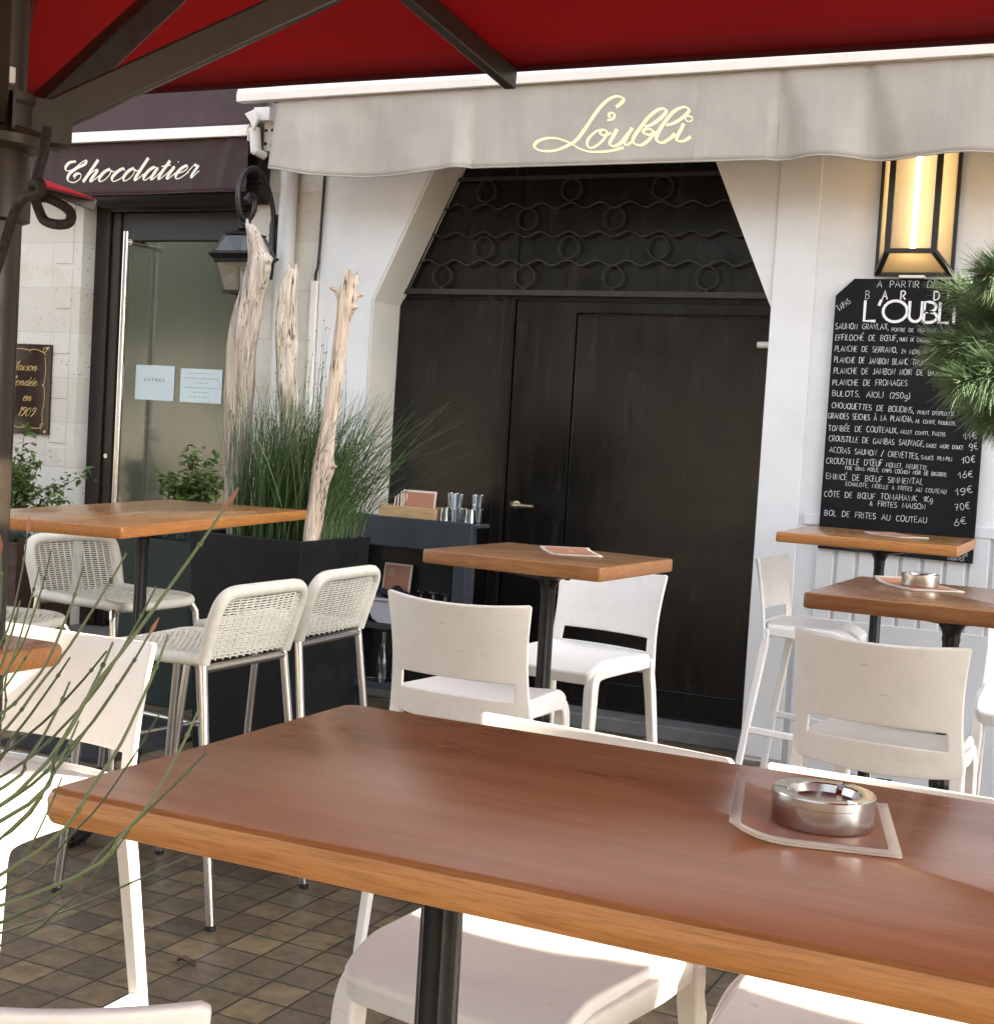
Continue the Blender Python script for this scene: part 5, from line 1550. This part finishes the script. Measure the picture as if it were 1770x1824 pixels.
# near stems leaning in from the left
ns = thing('rush_clump', 'loose thin green rush stems leaning in close to the lens at the lower left', 'rush', (-1.24, .51, .78))
SA, SB, SJ = MB(), MB(), MB()
q = random.Random(9)
for bx_, by_, bz_, tx, ty, tz in [
(-0.61, 0.605, 1.204, -0.489, 0.672, 1.398),
(-0.618, 0.647, 1.137, -0.519, 0.707, 1.245),
(-0.567, 0.607, 1.172, -0.472, 0.635, 1.291),
(-0.884, 0.846, 0.998, -0.616, 0.822, 1.134),
(-0.761, 0.737, 1.187, -0.655, 0.788, 1.351),
(-0.701, 0.694, 1.19, -0.588, 0.738, 1.338),
(-0.584, 0.592, 1.211, -0.554, 0.658, 1.314),
(-0.725, 0.708, 1.183, -0.594, 0.667, 1.299),
(-0.862, 0.827, 1.19, -0.736, 0.802, 1.345),
(-0.773, 0.741, 1.233, -0.754, 0.796, 1.356),
(-0.713, 0.69, 1.223, -0.643, 0.688, 1.298),
(-0.834, 0.812, 1.196, -0.744, 0.781, 1.309),
(-0.751, 0.745, 1.151, -0.653, 0.814, 1.291),
(-0.755, 0.761, 1.126, -0.617, 0.753, 1.283),
(-0.65, 0.674, 1.152, -0.571, 0.731, 1.309),
(-0.662, 0.656, 1.197, -0.644, 0.724, 1.27),
(-0.885, 0.858, 1.135, -0.701, 0.826, 1.272),
(-0.726, 0.7, 1.276, -0.724, 0.74, 1.347),
(-0.817, 0.814, 1.057, -0.733, 0.82, 1.173),
(-0.83, 0.844, 1.055, -0.64, 0.814, 1.236),
(-0.745, 0.706, 1.126, -0.642, 0.732, 1.243),
(-0.719, 0.728, 1.07, -0.612, 0.752, 1.17),
(-0.644, 0.615, 1.243, -0.576, 0.655, 1.357),
(-0.738, 0.724, 1.201, -0.744, 0.799, 1.332),]:
    base = Vector((-1.24 + q.uniform(-.08, .08), .51 + q.uniform(-.08, .08), .78))
    p1, p2 = Vector((bx_, by_, bz_)), Vector((tx, ty, tz))
    sag = Vector((.012, 0, -.012)) * q.uniform(.2, 1.4)
    if (p1 - base).length > .02 and p1.z > base.z:
        P = cat_rom([base, base.lerp(p1, .55) + Vector((-.02, 0, .02)), p1, p1.lerp(p2, .5) + sag, p1.lerp(p2, .8) + sag * .6, p2], 5)
    else:
        P = cat_rom([base, p1.lerp(p2, .35) + sag, p1.lerp(p2, .7) + sag * .7, p2], 6)
    o_ = Vector((-1.24, .51, .78))
    n_ = len(P)
    r_ = q.uniform(.0009, .0014)
    SA.tube([p_ - o_ for p_ in P], [r_ * (1 - .45 * (i / (n_ - 1)) ** 2) for i in range(n_)], 7)
    for i in range(4, n_ - 2, 9):                     # joints
        d_ = (P[i + 1] - P[i]).normalized() * .0014
        SJ.tube([P[i] - o_ - d_, P[i] - o_, P[i] - o_ + d_], [r_, r_ * 1.22, r_], 7)
    if q.random() < .08:
        d_ = (P[-1] - P[-2]).normalized()
        SB.tube([P[-1] - o_, P[-1] - o_ + d_ * .006, P[-1] - o_ + d_ * .014], [.0007, .0017, .0004], 7)
SA.add(SJ.v, SJ.f, 2)
SA.add(SB.v, SB.f, 1)
SA.build('stems', [M['rush_near'], M['rush_tip'], M['rush']], ns, smooth=80)

def shrub(label, x, y, z, rx, ry, h, n, seed, mat, ll=.045, extra=()):
    rq = random.Random(seed)
    t = thing('leafy_shrub', label, 'shrub', (x, y, z))
    L_, S_ = MB(), MB()
    stems = []
    for k in range(22):
        a = rq.uniform(0, 2 * PI); q_ = rq.uniform(.1, 1)
        top = Vector((rx * q_ * math.cos(a), ry * q_ * math.sin(a), h * rq.uniform(.5, 1.0) * (1.05 - .35 * q_)))
        b0 = Vector((rq.uniform(-.3, .3) * rx, rq.uniform(-.3, .3) * ry, 0))
        P = cat_rom([b0, b0.lerp(top, .5) + Vector((0, 0, .05)), top], 6)
        stems.append(P)
    for e in extra: stems.append(cat_rom([Vector((0, 0, .1)), Vector(e) * .55 + Vector((0, 0, .08)), Vector(e)], 8))
    for P in stems: S_.tube(P, [.003 - .0016 * i / len(P) for i in range(len(P))], 5)
    for k in range(n):
        P = stems[k % len(stems)]
        i = rq.randrange(2, len(P)); p_ = P[i] + Vector((rq.gauss(0, .022), rq.gauss(0, .022), rq.gauss(0, .02)))
        d = Vector((rq.gauss(0, 1), rq.gauss(0, 1), rq.gauss(-.1, .6))).normalized()
        s_ = ll * rq.uniform(.6, 1.25)
        side = d.cross(Vector((rq.gauss(0, .4), rq.gauss(0, .4), 1))).normalized(); nn = side.cross(d)
        w_ = s_ * .26
        L_.add([p_, p_ + d * s_ * .45 + side * w_ + nn * .12 * s_, p_ + d * s_ + nn * -.05 * s_, p_ + d * s_ * .45 - side * w_ + nn * .12 * s_, p_ + d * s_ * .5 - nn * .02 * s_],
               [(0, 1, 4), (1, 2, 4), (2, 3, 4), (3, 0, 4)])
    L_.build('foliage', mat, t, smooth=0)
    S_.build('stems', M['bark'], t)
shrub('bushy bright green shrub in the dark green planter before the glass door', -4.47, 5.85, .80, .25, .16, .47, 1700, 4, M['leaf'], .05)
shrub('loose leafy shrub with long shoots in front of the stone wall under the plaque', -5.86, 6.08, .66, .34, .16, .56, 1300, 7, M['leaf'], .05, ((.52, .0, .44), (.40, -.02, .30), (.05, 0, .64), (.46, -.04, .20)))
def fescue(label, x, y, z, r, h, n, seed):
    rq = random.Random(seed)
    b = MB()
    for k in range(n):
        a = rq.uniform(0, 2 * PI); q_ = rq.uniform(.1, 1) ** .7
        p0 = Vector((rq.gauss(0, .02), rq.gauss(0, .02), 0)); d = Vector((math.cos(a) * q_, math.sin(a) * q_, 0))
        P = [p0, p0 + d * r * .45 + Vector((0, 0, h * .8)), p0 + d * r + Vector((0, 0, h * (1 - .6 * q_)))]
        b.tube(P, [.0016, .0013, .0004], 3, caps=False)
    tag(b.build('fescue_tuft', M['fescue'], loc=(x, y, z), smooth=0), label, 'grass tuft', 'blue grey grass tufts in the planters')
fescue('blue grey grass tuft under the bright green shrub beside the tallest driftwood', -4.42, 5.72, .80, .20, .11, 420, 2)
fescue('blue grey grass tuft in the brown planter at the left, behind the woven stool back', -5.86, 5.95, .66, .20, .13, 520, 3)
fl = thing('white_flowers', 'small clusters of white flowers below the bright green shrub', 'flowers', (-4.38, 5.66, .87))
b, b2 = MB(), MB()
q = random.Random(12)
for cx_, cz_ in ((.06, .06), (-.11, .035), (-.03, .075), (.10, .045)):
    b2.tube([(cx_ * .6, .03, -.06), (cx_, 0, cz_)], .0015, 4)
    for k in range(16):
        p_ = Vector((cx_ + q.gauss(0, .014), q.gauss(-.01, .012), cz_ + q.gauss(.008, .010)))
        for j in range(5):
            a = 2 * PI * j / 5 + q.random()
            b.add([p_, p_ + Vector((.006 * math.cos(a), -.002, .006 * math.sin(a))), p_ + Vector((.010 * math.cos(a + .3), -.002, .010 * math.sin(a + .3))), p_ + Vector((.006 * math.cos(a + .7), -.002, .006 * math.sin(a + .7)))], [(0, 1, 2, 3)])
b.build('petals', M['petal'], fl, smooth=0); b2.build('stems', M['rush'], fl)

# potted pine whose branch reaches in from the right
pn = thing('pine_tree', 'young pine whose bushy needled branch reaches in from the right before the blackboard', 'pine', (.12, 2.66, 0))
b = MB(); b.tube(cat_rom([(.12, 2.66, .35), (.11, 2.65, .9), (.13, 2.66, 1.5), (.12, 2.66, 2.0)], 5), [.035, .034, .033, .032, .031, .03, .03, .028, .028, .026, .024, .022, .02, .018, .016, .012], 10)
b.xf(Matrix.Translation((-.12, -2.66, 0))); b.build('trunk', M['bark'], pn)
b = MB(); NB = MB(); CO = MB()
q = random.Random(31)
def needles(P, n, ln_, sp):
    for k in range(n):
        t_ = q.random() ** .8; i = min(int(t_ * (len(P) - 1)), len(P) - 2)
        p_ = P[i].lerp(P[i + 1], q.random()); ax = (P[i + 1] - P[i]).normalized()
        o_ = ax.orthogonal().normalized(); o_.rotate(Matrix.Rotation(q.uniform(0, 2 * PI), 3, ax))
        d = (ax * q.uniform(.35, 1.15) + o_ * sp * q.uniform(.5, 1.1)).normalized()
        L2 = ln_ * q.uniform(.65, 1.15)
        bend = Vector((0, 0, -.010 * q.random()))
        NB.tube([p_, p_ + d * L2 * .55 + bend * .3, p_ + d * L2 + bend], [.0007, .0008, .0002], 3, caps=False)
for x0, y0, z0, x1, y1, z1 in [
(-0.199, 2.62, 1.671, -0.418, 2.785, 1.638),
(-0.202, 2.62, 1.709, -0.406, 2.782, 1.784),
(-0.224, 2.62, 1.766, -0.313, 2.47, 1.775),
(-0.178, 2.62, 1.633, -0.348, 2.48, 1.571),
(-0.174, 2.62, 1.576, -0.342, 2.742, 1.534),
(-0.202, 2.62, 1.709, -0.361, 2.708, 1.715),
(-0.178, 2.62, 1.633, -0.334, 2.684, 1.653),
(-0.181, 2.62, 1.671, -0.398, 2.558, 1.651),
(-0.192, 2.62, 1.585, -0.297, 2.662, 1.518),
(-0.205, 2.62, 1.747, -0.315, 2.662, 1.751),
(-0.181, 2.62, 1.671, -0.308, 2.653, 1.612),]:
    x1 = x1 + .018; z1 = 1.645 + (z1 - 1.645) * .86
    P = cat_rom([Vector((.12, 2.66, z0 - .12)), Vector((x0, y0, z0)), Vector((x0, y0, z0)).lerp(Vector((x1, y1, z1)), .5) + Vector((0, 0, -.004)), Vector((x1, y1, z1))], 5)
    P = [p_ - Vector((.12, 2.66, 0)) for p_ in P]
    b.tube(P, [.008 - .006 * i / len(P) for i in range(len(P))], 6)
    needles(P[2:], 900, .062, .85)
    for s_ in range(2):
        i = q.randrange(8, 13); d = (P[i + 1] - P[i]).normalized() + Vector((q.gauss(0, .5), q.gauss(0, .5), q.gauss(0, .45)))
        S2 = [P[i] + d.normalized() * .055 * k / 3 for k in range(4)]
        b.tube(S2, .0025, 5); needles(S2, 260, .055, .8)
    CO.tube([P[-1], P[-1] + (P[-1] - P[-2]).normalized() * .012], [.004, .001], 6)
b.build('branches', M['bark'], pn); NB.build('needles', M['needle'], pn, smooth=80); CO.build('buds', M['rush_tip'], pn)
planter('round edged black pot of the young pine', -.08, .32, 2.46, 2.86, .42, M['planter_black'], .12)

# ================================================================== PARASOLS
M['red_dark'] = fabric('red_hem', (.055, .006, .008), .85)
def parasol(label, x, y, half, ze, zap, hub, struts, group):
    t = thing('parasol', label, 'parasol', (x, y, 0), 0, group)
    b = MB()
    k = 24
    def zz(px, py):
        e = max(abs(px), abs(py)) / half
        mn = min(abs(px), abs(py)) / half
        return zap + (ze - zap) * e - .018 * math.sin(PI * min(1, mn / max(e, .01))) * e * 0 - .012 * e * (math.sin(PI * (mn / max(e, .01)))) * (1 - e * .999)
    b.grid(lambda u, v: ((2 * u - 1) * half, (2 * v - 1) * half, zz((2 * u - 1) * half, (2 * v - 1) * half)), k, k)
    c = b.build('canopy', M['red_fabric'], t, smooth=12, solid=.0025)
    b = MB()
    for s in (-1, 1):
        b.box(-half, half, s * half - .006, s * half + .006, ze - .012, ze - .0015); b.box(s * half - .006, s * half + .006, -half + .0062, half - .0062, ze - .012, ze - .0015)
    b.build('hem', M['red_dark'], c, smooth=0)
    b = MB(); b.tube([(0, 0, .02), (0, 0, zap + .08)], .042, 28); b.build('pole', M['alu_bronze'], t)
    b = MB()
    b.lathe([(.043, hub - .12), (.053, hub - .116), (.053, hub - .03), (.050, hub - .02), (.070, hub - .012), (.074, hub), (.070, hub + .010), (.056, hub + .014), (.056, hub + .045), (.06, hub + .05), (.06, hub + .062), (.044, hub + .066)], 32)
    b.build('hub', M['alu_bronze'], t, smooth=35)
    b = MB(); b.tube([(.052, -.03, hub + .068), (.052, -.03, hub + .09)], .009, 10); b.build('knob', M['white_paint'], t)
    for az in range(0, 360, 45):
        a = R(az); u = Vector((math.sin(a), math.cos(a), 0))
        e = half / max(abs(u.x), abs(u.y))
        b = MB(); b.beam(u * .05 + Vector((0, 0, zap - .035)), u * (e - .0) + Vector((0, 0, ze - .032)), .030, .050)
        b.build('rib', M['alu_bronze'], t, smooth=0, bevel=.003)
    for az, r1, dz in struts:
        a = R(az); u = Vector((math.sin(a), math.cos(a), 0))
        ce = max(abs(u.x), abs(u.y)) * r1 / half
        b = MB(); b.beam(u * .060 + Vector((0, 0, hub + .030)), u * r1 + Vector((0, 0, zap + (ze - zap) * ce - .06)), .032, .046)
        b.build('strut', M['alu_bronze'], t, smooth=0, bevel=.004)
        b = MB(); n_ = Vector((u.y, -u.x, 0)); p_ = u * .075 + Vector((0, 0, hub + .03))
        b.box(-.002, .002, -.03, .03, -.03, .03, mat=Matrix.Translation(p_) @ Matrix.Rotation(-a, 4, 'Z') @ Matrix.Translation((.024, 0, 0))); b.box(-.002, .002, -.03, .03, -.03, .03, mat=Matrix.Translation(p_) @ Matrix.Rotation(-a, 4, 'Z') @ Matrix.Translation((-.024, 0, 0)))
        b.build('strut_bracket', M['alu_bronze'], t, smooth=0)
    b = MB(); b.box(-.3, .3, -.3, .3, .0, .06); b.build('foot', M['iron'], t, smooth=0, bevel=.01)
    return t
ALL = [(0, .66, 0), (45, .95, 0), (-41, .95, 0), (135, .95, 0), (180, .66, 0), (225, .95, 0)]
PG = 'red square parasols'
parasol('large red parasol overhead with bronze struts fanning from its hub at the left', -1.565, 1.555, 1.70, 2.364, 2.54, 1.83, ALL, PG)
parasol('red parasol in the background whose pale tip shows under the brown awning', -5.37, 4.05, .95, 2.385, 2.75, 1.8, ALL, PG)
parasol('red parasol added out of view on the right to shade the foreground table', 2.0, .69, 1.70, 2.35, 2.55, 1.83, ALL, PG)  # added beyond the right edge; its canopy cuts the sun into strips
# pale end cap at the tip of the background parasol
# cord knotted on the overhead parasol
b = MB()
rp = cat_rom([(-1.416, 1.5, 1.827), (-1.41, 1.49, 1.793), (-1.411, 1.48, 1.755), (-1.413, 1.48, 1.735), (-1.39, 1.48, 1.729), (-1.364, 1.48, 1.719), (-1.349, 1.48, 1.708), (-1.343, 1.47, 1.694), (-1.362, 1.47, 1.692), (-1.394, 1.48, 1.699), (-1.406, 1.48, 1.715), (-1.396, 1.46, 1.731), (-1.401, 1.46, 1.741), (-1.376, 1.45, 1.743), (-1.377, 1.45, 1.729), (-1.406, 1.46, 1.729), (-1.444, 1.48, 1.718), (-1.458, 1.48, 1.686), (-1.471, 1.48, 1.648), (-1.489, 1.48, 1.602)], 8)
b.tube(rp, .0068, 10)
tag(b.build('cord_loop', M['rope']), 'dark cord knotted into a hanging loop below the struts of the overhead parasol', 'cord')

# mat and odds and ends on the floor
b = MB(); b.box(-4.45, -3.86, 4.55, 5.42, .001, .008)
for k in range(40): b.box(-4.44, -3.87, 4.56 + k * .0215, 4.572 + k * .0215, .008, .014)
tag(b.build('ribbed_mat', M['mat'], smooth=0), 'dark ribbed rubber mat on the tiles beside the black planter', 'mat')

for (x, y, a, lb) in ((-2.25, 3.02, .4, 'curled brown dead leaf on the tiles near the middle woven stool leg'), (-1.72, 2.80, 2.1, 'small dry leaf on the tiles under the left end of the foreground table')):
    b = MB()
    b.grid(lambda u, v: ((u - .5) * .05, (v - .5) * .028 * math.sin(PI * min(1, max(.02, u))), .004 + .010 * (2 * v - 1) ** 2 + .006 * math.sin(u * 5)), 10, 6)
    b.tube([(-.025, 0, .004), (-.045, .004, .003)], .0008, 5)
    o = b.build('dead_leaf', M['bark'], loc=(x, y, .001)); o.rotation_euler = (0, 0, a); tag(o, lb, 'leaf')
